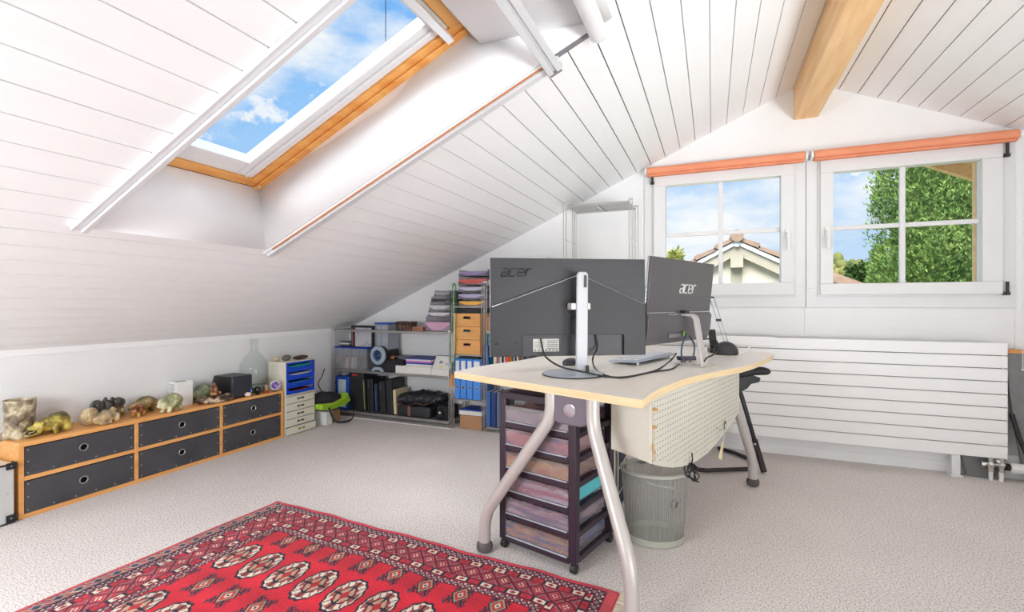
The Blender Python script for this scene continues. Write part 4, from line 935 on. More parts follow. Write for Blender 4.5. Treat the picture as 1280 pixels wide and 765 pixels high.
# monitor two (all-in-one) leaning back
A = onD(804.2, 433.6, 2.3); B_ = onD(883.5, 422.4, 2.8); M, W2 = plane_frame(A, B_, .891); H2 = .436
M2 = M @ Matrix.Rotation(.106, 4, 'X')
t = thing('monitor', 'tilted grey monitor with bent silver stand at the far end of the desk', 'monitor', onZ(870, 457, DT))
MT['mongrey'] = mat('anthracite_cover', (84, 81, 83), .4, col2=(88, 85, 87), nscale=2)
m = MB(M2); m.box(0, W2, .012, .02, 0, H2); m.build('panel', 'bright', t, bevel=.001)
zsp = .156
m = MB(M2); m.box(.003, W2-.002, .0, .012, zsp+.008, H2-.001); m.build('upper_cover', 'mongrey', t, bevel=.003)
m = MB(M2); m.ext([(.003, .012, .001), (.003, -.004, .012), (.003, -.014, .07), (.003, -.014, zsp-.012), (.003, .0, zsp+.006), (.003, .012, zsp+.006)], (W2-.005, 0, 0)); m.build('lower_cover', 'mongrey', t, smooth=50, bevel=.002)
m = MB(M2); m.box(.003, W2-.002, -.001, .003, zsp+.004, zsp+.009); m.box(.35*W2-.06, .35*W2+.05, -.0125, -.006, zsp-.006, zsp-.001); m.build('highlight_line', 'bright', t)  # bright strips stand in for the highlight above the bulge
m = MB(M2); m.box(.002, W2-.002, .0201, .022, .002, H2-.002); m.build('screen', 'screen', t)
m = MB(M2); word(m, Matrix.Translation(Vector((W2*.435, -.0015, H2*.585+.01))), .043, .0042); m.build('brand_lettering', mat('silver_lettering', (214, 212, 208), .3, metal=.3), t)
m = MB(M2); m.box(W2*.30, W2*.50, -.0155, -.0140, .034, .052); m.build('port_row', mat('port_panel', (122, 120, 118), .5), t)
m = MB(M2); m.box(W2*.52, W2*.545, -.0165, -.0140, .036, .062); m.build('green_sticker', mat('green_sticker', (120, 200, 60), .5), t)
m = MB(); att = Vector((-.145, 2.690, 1.04)); k1 = Vector((-.078, 2.655, 1.037)); ft = Vector((-.037, 2.584, DT+.001))
lg = arc([att, k1, ft], .03, 5)
for a_, b2 in zip(lg, lg[1:]): pass
wv = (M.to_3x3() @ Vector((1, 0, 0)))*.026
th_ = .007
L_ = []
vs = []; n = len(lg)
for i, p_ in enumerate(lg):
    tt = (lg[min(i+1, n-1)]-lg[max(i-1, 0)]).normalized(); nn = tt.cross(wv).normalized()*th_
    vs += [p_-wv-nn, p_+wv-nn, p_+wv+nn, p_-wv+nn]
fs = [(4*i+j, 4*i+(j+1) % 4, 4*i+4+(j+1) % 4, 4*i+4+j) for i in range(n-1) for j in range(4)]+[(0, 3, 2, 1), (4*n-4, 4*n-3, 4*n-2, 4*n-1)]
m.add(vs, fs); m.build('stand_leg', 'leg', t, bevel=.003)
m = MB(); b2 = onZ(845, 455, DT); dirb = (b2-ft); dirb.z = 0; e_ = ft+dirb
m.ext([Vector((q.x, q.y, DT)) for q in (ft-wv, ft+wv, e_+wv, e_-wv)], (0, 0, .008)); m.build('stand_foot', 'leg', t, bevel=.002)
m = MB(); m.bc(att+Vector((.012, -.005, .006)), (.03, .05, .03), rotz(-.39)); m.build('stand_hinge', 'black', t, bevel=.003)

# keyboard, mouse, papers
t = thing('keyboard', 'white keyboard on raised feet lying between the two monitors', 'keyboard', (-.40, 2.75, DT))
Mk = Matrix(((.30, -.954, 0, -.355), (.954, .30, 0, 2.50), (0, 0, 1, DT+.018), (0, 0, 0, 1))) @ Matrix.Rotation(-.035, 4, 'X')
m = MB(Mk); m.box(0, .50, 0, .16, -.004, .008); m.build('body', mat('blue_grey_keyboard', (188, 196, 210), .35), t, bevel=.004)
MT['key'] = mat('grey_white_key', (240, 241, 243), .5)
m = MB(Mk)
for r_ in range(5):
    x = .012
    while x < .485:
        w_ = .0165 if not (r_ == 4 and .12 < x < .22) else .10
        m.box(x, min(x+w_, .49), .016+r_*.0265, .016+r_*.0265+.022, .008, .0150); x += w_+.0035
m.build('keys', 'key', t, bevel=.001)
for xx in (.03, .44):
    m = MB(Mk); m.box(xx-.012, xx+.012, .004, .010, -.0175, -.003); m.build('foot', 'white', t, bevel=.002)
mp_ = onZ(713, 456, DT); t = thing('mouse', 'dark computer mouse behind the silver monitor column', 'mouse', mp_)
m = MB(); m.ell(mp_+Vector((0, 0, .012)), (.032, .055, .024), rotz(-.4), 18, 12); m.v = [Vector((v.x, v.y, max(v.z, DT+.001))) for v in m.v]; m.build('shell', 'nas', t)
m = MB(); m.ell(mp_+rotz(-.4) @ Vector((0, .028, 0))+Vector((0, 0, .031)), (.003, .009, .006)); m.build('wheel', 'black', t)
m = MB(X((-.26, 3.36, DT), .3)); m.box(-.10, .11, -.15, .15, .0005, .004); tag(m.build('paper_sheets', 'white'), 'white sheets of paper lying behind the tilted grey monitor', 'paper')
# desk lamp base, phone, cup
lp = onZ(903, 444, DT)+Vector((.02, .05, 0)); t = thing('desk_lamp', 'desk lamp with thin chrome double arm behind the tilted monitor', 'lamp', lp)
m = MB(X(lp, .3)); m.ell((0, 0, .012), (.075, .06, .07), None, 20, 12); m.v = [Vector((v.x, v.y, max(v.z, DT+.0005))) for v in m.v]; m.build('base', 'dark', t)
t1 = lp+Vector((0, 0, .08)); t2 = onD(889, 372, 3.5)
m = MB()
for off in (-.008, .012): m.rod(t1+Vector((off, 0, 0)), t2+Vector((off*1.5, 0, 0)), .0032, 8)
m.build('arm', 'chrome', t)
m = MB(); mm = t1.lerp(t2, .45); m.bc(mm, (.035, .012, .016)); m.build('joint', 'dark', t, bevel=.003)
m = MB(); m.lathe([(.02, .05), (.03, .04), (.05, -.03), (.048, -.03), (.026, .036), (0, .046)], 20, t2+Vector((-.05, 0, 0)), 1, Matrix.Rotation(.5, 3, 'Y')); m.rod(t2+Vector((-.04, 0, .01)), t2+Vector((.02, 0, 0)), .006, 8); m.build('shade', 'dark', t)
hp = onZ(893, 441, DT)+Vector((0, .02, 0)); t = thing('phone_handset', 'black telephone handset standing in its charger behind the monitor stand', 'phone', hp)
m = MB(X(hp, .3)); m.box(-.035, .035, -.03, .04, .0005, .03); m.build('charger', 'nas', t, bevel=.008)
m = MB(X(hp+Vector((-.004, .01, .028)), .3, -.35)); m.box(-.022, .022, -.011, .011, 0, .125); m.build('handset', 'black', t, bevel=.006)
m = MB(); m.tube(spline([lp+Vector((.07, .0, .006)), lp+Vector((.12, .06, .02)), lp+Vector((.14, .14, .04)), lp+Vector((.15, .18, .045))]), .004, 6); tag(m.build('white_cable', 'white'), 'white cable curling off the far edge of the desk by the lamp foot', 'cable')
# cables on the desk
def dz(px, py, h=.004): q = onZ(px, py, DT+h); return q
cab1 = [M.inverted() and None]
MA, _ = plane_frame(onD(613, 447, 2.2), onD(806.5, 443, 2.29), .853)
c0_ = MA @ mp(674, 425, -.004); c1_ = MA @ mp(743, 420, -.002)
m = MB(); m.tube(spline([c0_, MA @ mp(676, 438, -.02), onD(683, 447, 2.19), onD(700, 458, 2.08), onD(722, 463.5, 2.06), onD(735, 466, 2.06), dz(757, 471), dz(778, 472), dz(800, 468), dz(822, 462), dz(838, 451), onD(845, 442, 2.5)]), .0042, 8); m.m = 0
tag(m.build('power_cable', 'black'), 'black cable from the near monitor label looping in front of its foot', 'cable')
m = MB(); m.tube(spline([c1_, MA @ mp(744, 436, -.012), onD(741, 448, 2.2), dz(743, 459), dz(752, 467), dz(768, 471.5), dz(790, 470), dz(815, 465), dz(840, 461), dz(852, 452), dz(860, 449)]), .0038, 8)
tag(m.build('video_cable', 'black'), 'black cable dropping from the middle of the near monitor and sweeping right', 'cable')
m = MB(); m.tube(spline([onD(858, 419, 2.52), onD(853, 430, 2.47), onD(852, 445, 2.46), dz(856, 452)]), .0045, 8)
m.tube(spline([onD(862, 420, 2.52), onD(868, 432, 2.50), dz(866, 448), dz(862, 452)]), .0045, 8)
tag(m.build('blue_cable', mat('dark_blue_cable', (60, 84, 120), .4)), 'pair of blue cables looping down beside the bent silver stand', 'cable')
m = MB(); m.tube(spline([onD(878, 424, 2.58), onD(893, 424, 2.50), onD(898, 434, 2.45), onD(892, 443, 2.42), onD(884, 447, 2.40), onD(880, 452, 2.40)]), .004, 8); tag(m.build('loop_cable', 'black'), 'black cable looped around the right of the bent silver stand', 'cable')
m = MB(X(onZ(858, 450, DT), .5)); m.box(-.05, .05, -.02, .02, .0005, .022); tag(m.build('usb_hub', 'nas', bevel=.004), 'small dark cable hub under the tilted monitor', 'hub')
m = MB(X(onZ(891, 457.5, DT))); m.lathe([(0, 0), (.012, 0), (.013, .003), (0, .004)], 14); tag(m.build('screw_cover', 'mapleedge', loc=tuple(onZ(891, 457.5, DT))), 'small tan round cap on the desktop right of the silver stand', 'cap')

# ---------------------------------------------------------------- drawer tower
MT['plum'] = mat('plum_black_plastic', (50, 38, 50), .4, col2=(56, 42, 56), nscale=4)
MT['clear'] = clearmat('clear_drawer_plastic', (236, 236, 238), .06, body=.12, bodycol=(226, 224, 226), k=.2)
FL = Vector((-.885, 1.975, 0)); FR = Vector((-.505, 1.878, 0)); TW, tw = plane_frame(FL, FR, 0); dp = .36
t = thing('drawer_tower', 'tall plum coloured rolling tower with six see-through drawers under the desk', 'drawer tower', FL.lerp(FR, .5)+TW.to_3x3() @ Vector((0, dp/2, 0)))
post = .036; Z0, Z1 = .045, .705
for (x, y) in ((0, 0), (tw-post, 0), (0, dp-post), (tw-post, dp-post)):
    m = MB(TW); m.box(x, x+post, y, y+post, Z0, Z1-.012); m.build('post', 'plum', t, bevel=.004)
    cx, cy_ = x+post/2, y+post/2
    m = MB(TW); m.rod((cx-.012, cy_, .021), (cx+.012, cy_, .021), .021, 16); m.bc((cx, cy_+.004, .038), (.014, .03, .022)); m.build('caster', 'black', t, bevel=.003)
m = MB(TW); m.ext([(0, 0, Z1-.032), (tw, 0, Z1-.032), (tw, dp, Z1-.032), (0, dp, Z1-.032)], (0, 0, .030)); m.box(.03, tw-.03, .03, dp-.03, Z1-.002, Z1+.004); m.build('top', 'plum', t, bevel=.006)
pitch = (Z1-.032-.062)/6
for k in range(6):
    z = .062+k*pitch
    m = MB(TW); m.box(post, tw-post, .004, .022, z-.026, z); m.box(post, tw-post, dp-.02, dp-.002, z-.026, z); m.box(.006, .028, post, dp-post, z-.026, z); m.box(tw-.028, tw-.006, post, dp-post, z-.026, z)
    m.build('rail', 'plum', t, bevel=.003)
cols = [((50, 92, 170), (226, 160, 110)), ((130, 96, 150), (240, 196, 204)), ((196, 90, 122), (226, 196, 220)), ((206, 118, 84), (250, 214, 140)), ((74, 92, 156), (236, 138, 146)), ((226, 176, 170), (140, 84, 124))]
for k in range(6):
    z0 = .062+k*pitch+.002; z1 = z0+pitch-.030
    m = MB(TW); x0, x1, y0_, y1_ = .030, tw-.030, .003, dp-.02
    a, b_ = .030, tw-.030
    w3 = .0016
    m.box(post, tw-post, .0, .002, z0, z1)
    m.box(x0, x0+w3, .024, y1_, z0, z1-.008); m.box(x1-w3, x1, .024, y1_, z0, z1-.008); m.box(x0, x1, y1_-w3, y1_, z0, z1-.008); m.box(x0, x1, .002, y1_, z0, z0+w3)
    d = m.build('drawer', 'clear', t)
    m = MB(TW); m.box(post+.004, tw-post-.004, -.007, .0, z0, z0+.006); m.build('pull_lip', mat('lip_%d' % k, (170, 172, 182), .2), d, bevel=.002)
    m = MB(TW); nx_ = 12; ny_ = 8; random.seed(20+k); hgt = (z1-z0)*.8
    vs = []; fs = []
    for i in range(nx_+1):
        for j in range(ny_+1): vs.append((x0+.006+(x1-x0-.012)*i/nx_, .010+(y1_-.02)*j/ny_, z0+.004+hgt*(.72+.28*random.random())))
    for i in range(nx_):
        for j in range(ny_): q = i*(ny_+1)+j; fs.append((q, q+1, q+ny_+2, q+ny_+1))
    nb = len(vs)
    ringi = [j for j in range(ny_+1)]+[i*(ny_+1)+ny_ for i in range(1, nx_+1)]+[nx_*(ny_+1)+j for j in range(ny_-1, -1, -1)]+[i*(ny_+1) for i in range(nx_-1, 0, -1)]
    for q in ringi: vs.append((vs[q][0], vs[q][1], z0+.003))
    nr = len(ringi)
    for i in range(nr): fs.append((ringi[i], ringi[(i+1) % nr], nb+(i+1) % nr, nb+i))
    m.add(vs, fs)
    o = m.build('folded_contents', mat('drawer_fill_%d' % k, cols[k][0], .8, col2=cols[k][1], nscale=5, ndetail=3, stretch=(1, 1, 9 if k < 3 else 2.2), lo=.42, hi=.58), d, smooth=60); o['kind'] = 'stuff'
    if k == 2:
        m = MB(TW); m.box(x1+.001, x1+.002, .06, dp-.08, z0+.006, z1-.012); m.build('turquoise_card', mat('turquoise', (96, 196, 204), .5), d)

# ---------------------------------------------------------------- waste bin
bp0 = Vector((-.249, 2.333, 0)); MT['mesh'] = clearmat('fine_wire_mesh', (224, 224, 221), .02, body=.55, bodycol=(192, 192, 188), rough=.3, k=.3)
nt = MT['mesh'].node_tree
for nd in nt.nodes:
    if nd.type == 'MIX_SHADER' and abs(nd.inputs[0].default_value-.55) < 1e-4:
        wv_ = nt.nodes.new('ShaderNodeTexWave'); wv_.wave_type = 'BANDS'; wv_.bands_direction = 'X'; wv_.inputs['Scale'].default_value = 40; wv_.inputs['Distortion'].default_value = .4
        tc_ = nt.nodes.new('ShaderNodeTexCoord'); mr = nt.nodes.new('ShaderNodeMapRange'); mr.inputs[3].default_value = .16; mr.inputs[4].default_value = .42
        nt.links.new(tc_.outputs['Object'], wv_.inputs[0]); nt.links.new(wv_.outputs['Fac'], mr.inputs[0]); nt.links.new(mr.outputs[0], nd.inputs[0])
t = thing('waste_bin', 'greyish see-through mesh waste bin under the perforated desk panel', 'bin', bp0)
m = MB(); m.lathe([(.131, .03), (.146, .25), (.153, .325)], 48, bp0, .82, rotz(.3), False); m.build('mesh_wall', 'mesh', t)
MT['binmetal'] = mat('bin_sheet', (186, 186, 174), .4, metal=.3)
m = MB(); m.lathe([(0, .002), (.128, .002), (.132, .006), (.134, .034), (.130, .034), (.128, .010), (0, .010)], 48, bp0, .82, rotz(.3)); m.build('base_band', 'binmetal', t)
m = MB(); m.lathe([(.152, .318), (.157, .320), (.158, .332), (.153, .336), (.149, .332), (.150, .322)], 48, bp0, .82, rotz(.3), False); m.build('rim', 'binmetal', t)
R_ = (EYE-bp0); R_.z = 0; dv = (Matrix.Rotation(.75, 3, 'Z') @ R_.normalized())
m = MB(); m.lathe([(.016, -.002), (.021, -.002), (.021, .004), (.016, .004)], 20, bp0+dv*.130+Vector((0, 0, .205)), 1, dv.to_track_quat('Z', 'Y').to_matrix(), False); m.build('finger_hole', 'steel', t)
m = MB(); vv = R_.normalized(); su = Vector((-vv.y, vv.x, 0))
m.tube(spline([bp0-su*.10+vv*.05+Vector((0, 0, .30)), bp0+vv*.10+Vector((0, 0, .285)), bp0+su*.08+vv*.08+Vector((0, 0, .27)), bp0+su*.11+vv*.03+Vector((0, 0, .215))]), .005, 8, flat=1); m.build('curved_band', 'steel', t)  # thin steel band curving inside the bin wall

# ---------------------------------------------------------------- black kneeling chair frame behind the far leg
MT['pad'] = mat('black_padding', (36, 36, 40), .6)
t = thing('folding_chair', 'black folding chair frame with padded armrest tucked behind the far desk leg', 'chair', (.2, 3.4, 0))
a = onD(930, 464, 3.12); b_ = onD(962, 463, 3.12)
m = MB(); m.tube([a.lerp(b_, q)+Vector((0, 0, -.012*abs(2*q-1)**2)) for q in (-.35, -.2, 0, .2, .4, .6, .8, .93, 1)], [.016, .030, .034, .035, .035, .034, .032, .026, .014], 16, flat=1.0); m.v = [Vector((v.x, v.y, a.z+(v.z-a.z)*.8)) for v in m.v]; m.build('armrest', 'pad', t)
c_ = [onD(x, y, 3.14) for x, y in ((920, 462), (951, 473), (949, 478), (939, 480), (934, 486), (926, 490), (918, 492))]
m = MB(); m.ext(c_, (0, .03, 0)); m.build('bracket', 'black', t, bevel=.003)
p0_ = onD(926, 492, 3.12); p1_ = onD(946, 560, 3.13); p2_ = onZ(955, 590, .012)
m = MB(); m.tube([p0_+Vector((-.05, .03, .1)), p0_, p1_], .014, 10); m.build('upper_tube', 'black', t)
m = MB(); m.tube([p1_+(p0_-p1_)*.15, p1_, p2_], .019, 10); m.build('lower_tube', mat('brown_black', (44, 32, 32), .5), t)
m = MB(); m.ell(p1_+Vector((-.012, -.02, .03)), .008); m.build('bolt', 'steel', t)
m = MB(); q0_ = onZ(866, 583, .018); m.tube(spline([onZ(862, 560, .02)+Vector((0, .1, 0)), onZ(862, 574, .02), onZ(868, 585, .02), onZ(882, 588, .02)])+[onZ(940, 586, .02)], .014, 10); m.build('floor_tube', mat('brown_black2', (44, 32, 32), .5), t)
m = MB(); m.tube([onZ(898, 560, .02), onZ(918, 566, .02), onZ(940, 575, .02)], .013, 10); m.build('rear_tube', 'black', t)
# chrome frame standing between the drawer tower and the bin
t = thing('chrome_frame', 'narrow chrome tube frame standing between the drawer tower and the waste bin', 'frame', onZ(770, 655, 0))
pa = onZ(771, 650, 0); pb = onZ(783, 625, 0)
m = MB(); m.rod(pa, pa+Vector((0, 0, .5)), .010, 12); m.build('upright', 'chrome', t)
m = MB(); m.rod(pb, pb+Vector((0, 0, .5)), .008, 12); m.build('upright', 'chrome', t)
for z in (.12, .25, .38, .5):
    m = MB(); m.rod(pa+Vector((0, 0, z)), pb+Vector((0, 0, z)), .006, 10); m.build('rung', 'chrome', t)
m = MB(); m.ext([pa.lerp(pb, .2)+Vector((0, 0, .04)), pa.lerp(pb, .8)+Vector((0, 0, .04)), pa.lerp(pb, .8)+Vector((0, 0, .30)), pa.lerp(pb, .2)+Vector((0, 0, .34))], (.004, .004, 0)); m.build('blue_flap', mat('navy', (44, 60, 84), .6), t)
# ---------------------------------------------------------------- steel shelving along the gable wall
def fx(px, Y): return onY(px, 400, Y).x
def fz(px, py, Y): return onY(px, py, Y).z
YFR, YBK = 3.70, 3.965
MT['shelf'] = mat('grey_steel_shelf', (170, 168, 166), .35, metal=.7)
def wires(t, x, zt, ys=(YFR, YBK), gap=.018, rungs=()):
    for y in ys:
        m = MB()
        for dx in (-gap/2, gap/2): m.rod((x+dx, y, 0.002), (x+dx, y, zt), .0035, 8)
        for z in rungs: m.rod((x-gap/2, y, z), (x+gap/2, y, z), .003, 6)
        m.bc((x, y, .006), (gap+.012, .014, .010)); m.bc((x, y, zt-.008), (gap+.010, .012, .014)); m.build('post', 'chrome', t)
def side_rungs(t, x, zs, ys=(YFR, YBK)):
    for z in zs: m = MB(); m.rod((x, ys[0], z), (x, ys[1], z), .0028, 6); m.build('crossbar', 'chrome', t)
def shelfb(t, x0, x1, z, th=.022, y0=YFR-.004, y1=YBK+.004):
    m = MB(); m.box(x0, x1, y0, y1, z-.004, z); m.box(x0, x1, y0, y0+.003, z-th, z-.004); m.box(x0, x1, y1-.003, y1, z-th, z-.004); m.build('shelf', 'shelf', t, bevel=.001)
XA0, XA1, XB1, XC1, XD1 = -3.46, -2.105, -1.815, -1.08, -.56
ZM, ZT, ZBm = .452, .845, .055
t = thing('steel_shelf', 'low wide steel shelf with black bags at the bottom in the corner under the slope', 'shelf', ((XA0+XA1)/2, 3.83, 0))
wires(t, XA0, .86); wires(t, XA1-.03, .86)
side_rungs(t, XA0, (.03, .3, .6, .84))
for z in (ZBm, ZM, ZT): shelfb(t, XA0+.012, XA1-.045, z)
t = thing('steel_shelf', 'narrow steel shelf tower holding letter trays, wooden boxes and blue binders', 'shelf', ((XA1+XB1)/2, 3.83, 0))
wires(t, XA1, 1.272); wires(t, XB1, 1.288)
side_rungs(t, XA1, (.05, .25, .66, .9, 1.1)); side_rungs(t, XB1, (.05, .25, .66, .9, 1.1))
for z in (.262, .655, 1.075): shelfb(t, XA1+.012, XB1-.012, z, .014)
t = thing('steel_shelf', 'steel shelf of books half hidden behind the wide monitor', 'shelf', ((XB1+XC1)/2, 3.83, 0))
wires(t, XB1+.03, 1.288); wires(t, XC1-.03, 1.288)
for z in (.045, .47, .86, 1.27): shelfb(t, XB1+.045, XC1-.045, z, .018)
t = thing('steel_shelf', 'tallest empty steel shelf frame rising above the wide monitor', 'shelf', ((XC1+XD1)/2, 3.8, 0))
ys = (3.65, 3.95)
wires(t, XC1+.01, 1.885, ys, .022); wires(t, XD1, 1.885, ys, .022)
m = MB(); m.rod((XC1+.03, 3.80, .002), (XC1+.03, 3.80, 1.87), .003, 6); m.rod((XC1+.05, 3.80, .002), (XC1+.05, 3.80, 1.87), .003, 6); m.build('middle_wires', 'chrome', t)
side_rungs(t, XC1+.01, (.4, .9, 1.35, 1.60), ys); side_rungs(t, XD1, (.4, .9, 1.35, 1.60), ys)
shelfb(t, XC1+.02, XD1-.015, 1.868, .016, 3.65, 3.95)
m = MB(); m.box((XC1+XD1)/2-.004, (XC1+XD1)/2+.004, 3.655, 3.945, 1.852, 1.863); m.build('shelf_rib', 'chrome', t)
for z in (.9, .45): shelfb(t, XC1+.02, XD1-.015, z, .016, 3.65, 3.95)
MT['cloth'] = mat('white_cloth', (236, 236, 236), .8)
m = MB(); m.box(fx(634, 3.8), fx(690, 3.8), 3.72, 3.93, 1.272, fz(660, 320, 3.72))
tag(m.build('white_cushion', 'cloth', bevel=.05, seg=4, disp=(.02, .08)), 'white fabric bundle on the shelf just above the top edge of the wide monitor', 'cloth')

# ---- things on the low shelf
MT['cb'] = clearmat('clear_box', (240, 242, 245), .05, body=.18, bodycol=(222, 226, 232), k=.2)
MT['bluelid'] = mat('blue_lid', (20, 64, 180), .35)
MT['paper'] = mat('paper_edges', (236, 234, 230), .8, col2=(214, 210, 206), nscale=3, stretch=(1, 1, 160))
MT['bindblue'] = mat('binder_blue', (76, 148, 236), .5, col2=(70, 140, 228), nscale=6); MT['bindblue2'] = mat('dark_blue_plastic', (18, 66, 166), .45)
MT['bk'] = mat('black_leatherette', (34, 34, 38), .5, col2=(44, 44, 50), nscale=9, bump=.15, bscale=50)
def clearbox(name_l, x0, x1, y0, y1, z0, z1, items, grp=None):
    t = thing('storage_box', name_l, 'storage box', ((x0+x1)/2, (y0+y1)/2, z0), 0, grp)
    w = .003; m = MB()
    m.box(x0, x1, y0, y1, z0, z0+w); m.box(x0, x1, y0, y0+w, z0+w, z1-.012); m.box(x0, x1, y1-w, y1, z0+w, z1-.012); m.box(x0, x0+w, y0+w, y1-w, z0+w, z1-.012); m.box(x1-w, x1, y0+w, y1-w, z0+w, z1-.012)
    n = max(2, int((x1-x0)/.09))
    for k in range(1, n): xx = x0+(x1-x0)*k/n; m.box(xx-.003, xx+.003, y0-.003, y0, z0, z1-.012)
    m.build('body', 'cb', t)
    m = MB(); m.box(x0-.005, x1+.005, y0-.006, y1+.004, z1-.014, z1); m.build('lid', 'bluelid', t, bevel=.004)
    return t
bx0, bx1 = fx(418, 3.72), fx(458, 3.72)
clearbox('clear storage box with blue lid at the left end of the middle shelf', bx0, bx1, 3.73, 3.94, ZM, fz(440, 434, 3.73), None)
zl1 = fz(440, 434, 3.73)
cold = [(214, 196, 170), (190, 60, 60), (230, 226, 220), (222, 92, 96), (236, 232, 226), (206, 150, 130), (120, 60, 60)]
x = bx0+.02; proto = None
for k in range(7):
    w_ = .014+.006*(k % 3)
    m = MB(Matrix.Translation((x, 3.75, ZM+.004)) @ Matrix.Rotation(.06*(k % 3), 4, 'Y')); m.box(0, w_, 0, .14, .003, .11+.01*(k % 2)); x += w_+.028
    if k in (2, 3, 4): x -= .012
    nm = ['tan', 'red', 'white', 'pink', 'cream', 'peach', 'maroon'][k]
    tag(m.build('booklet', mat('booklet_'+nm, cold[k], .7)), '%s booklet standing inside the clear box with the blue lid on the middle shelf' % nm, 'booklet', 'booklets in the clear box')
# cds
t_z = zl1+.001; x0, x1 = fx(427, 3.78), fx(438.5, 3.78)
for k in range(4):
    m = MB(); m.box(x0+.003*(k % 2), x1-.002*(k % 3), 3.76, 3.88, t_z+k*.0125, t_z+.011+k*.0125)
    m.build  # cases stacked
    tag(m.build('disc_case', ['black', 'print', 'white', 'nas'][k], bevel=.001), ['black disc case lowest of the small stack on the left blue lid', 'grey disc case second from the bottom on the left blue lid', 'white disc case third from the bottom on the left blue lid', 'dark grey disc case on top of the small stack on the left blue lid'][k], 'disc case', 'disc cases on the blue lid')
# picture folder standing
x0, x1 = fx(439, 3.74), fx(465.5, 3.74); zt = fz(450, 407, 3.74)
t = thing('display_folder', 'black display folder with pale printed front standing on the blue lid', 'folder', ((x0+x1)/2, 3.77, t_z))
m = MB(); m.box(x0, x1, 3.74, 3.80, t_z, zt); m.build('cover', 'black', t, bevel=.002)
m = MB(); m.box(x0+.05, x1-.012, 3.7385, 3.7398, t_z+.008, zt-.02); pg = m.build('printed_sheet', mat('lilac_print', (186, 184, 190), .6, col2=(140, 142, 176), nscale=14, lo=.5, hi=.7), t)
m = MB(); m.box(x0+.012, x0+.022, 3.7385, 3.7398, t_z+.01, zt-.02); m.build('red_spine_label', mat('dull_red', (170, 90, 84), .6), t)
x0, x1 = fx(467.5, 3.75), fx(484, 3.75)
m0 = MB(); m0.box(x0-.05, x1, 3.76, 3.93, ZM+.001, zl1-.015); tag(m0.build('carton', mat('dark_carton', (60, 58, 60), .8)), 'dark carton behind the round speaker carrying the second blue lidded box', 'box')
clearbox('clear storage box with blue lid on the right, stacked behind the display folder', x0, x1, 3.76, 3.93, zl1-.014, fz(475, 403.5, 3.76), None)
m = MB(); m.box(x0+.012, x1-.012, 3.775, 3.92, zl1-.010, fz(475, 403.5, 3.76)-.03); tag(m.build('paper_stack', mat('lilac_sheets', (196, 194, 202), .8)), 'stack of pale printed sheets inside the right blue lidded box', 'paper')
# dark tube device with round grey face
c_ = onY(467.5, 445.5, 3.66); t = thing('tube_speaker', 'black tube shaped speaker with round blue grey face on the middle shelf', 'speaker', (c_.x, 3.72, ZM))
ax = Vector((.04, 1, 0)).normalized(); ctr = Vector((c_.x, 3.712, c_.z+.004)); Rr = ax.to_track_quat('Z', 'Y').to_matrix()
m = MB(); m.lathe([(.082, .012), (.086, .02), (.086, .20), (.080, .225), (.06, .24), (0, .245)], 32, ctr, 1, Rr); m.build('barrel', 'bfab', t)
MT['facegrey'] = mat('blue_grey_plastic', (150, 166, 182), .4)
m = MB(); m.lathe([(.050, -.004), (.056, -.012), (.080, -.010), (.090, .0), (.090, .014), (.082, .018)], 36, ctr, 1, Rr, False); m.build('face_ring', 'facegrey', t)
m = MB(); m.lathe([(.052, -.006), (.036, .010), (.018, .004), (.012, -.002), (0, -.003)], 30, ctr, 1, Rr, False); m.build('speaker_cone', mat('cone_blue', (44, 62, 104), .5), t)
m = MB(Matrix.Translation((ctr.x, ctr.y, ZM)) @ Matrix.Rotation(math.atan2(ax.y, ax.x)-PI/2, 4, 'Z')); m.ext([(-.075, -.005, 0), (-.06, -.005, .028), (-.03, -.005, .042), (.03, -.005, .042), (.06, -.005, .028), (.075, -.005, 0), (.04, -.005, 0), (.03, -.005, .012), (-.03, -.005, .012), (-.04, -.005, 0)], (0, .02, 0)); m.build('foot', 'facegrey', t, bevel=.003)
m = MB(); x0, x1 = fx(456, 3.78), fx(464, 3.78); m.box(x0-.01, x1, 3.80, 3.92, ZM, ZM+.19); tag(m.build('camera_pouch', 'bfab', bevel=.02), 'black soft pouch squeezed between the clear box and the round speaker', 'pouch')
x0, x1 = fx(478, 3.72), fx(504, 3.72); m = MB(); m.box(x0, x1, 3.715, 3.80, ZM, fz(490, 450, 3.72)); tag(m.build('black_case', 'bfab', bevel=.008), 'black box below the barrel of the round speaker', 'case')
p_ = onY(487, 443, 3.71); m = MB(); m.ell((p_.x, 3.755, fz(490, 450, 3.72)+.02), (.028, .02, .02)); m.ell((p_.x+.015, 3.75, fz(490, 450, 3.72)+.016), (.014, .014, .014)); tag(m.build('toy_figure', 'st_red', remesh=.004), 'small brown toy lying on the black box in front of the speaker', 'toy')
x0, x1 = fx(500, 3.9), fx(521, 3.9)
t = thing('plastic_container', 'low grey see-through container at the back of the middle shelf', 'container', ((x0+x1)/2, 3.9, ZM)); m = MB(); m.box(x0, x1, 3.83, 3.95, ZM, ZM+.13); m.build('body', 'cb', t, bevel=.008); m = MB(); m.box(x0-.004, x1+.004, 3.825, 3.955, ZM+.13, ZM+.142); m.build('lid', 'grey', t, bevel=.003)
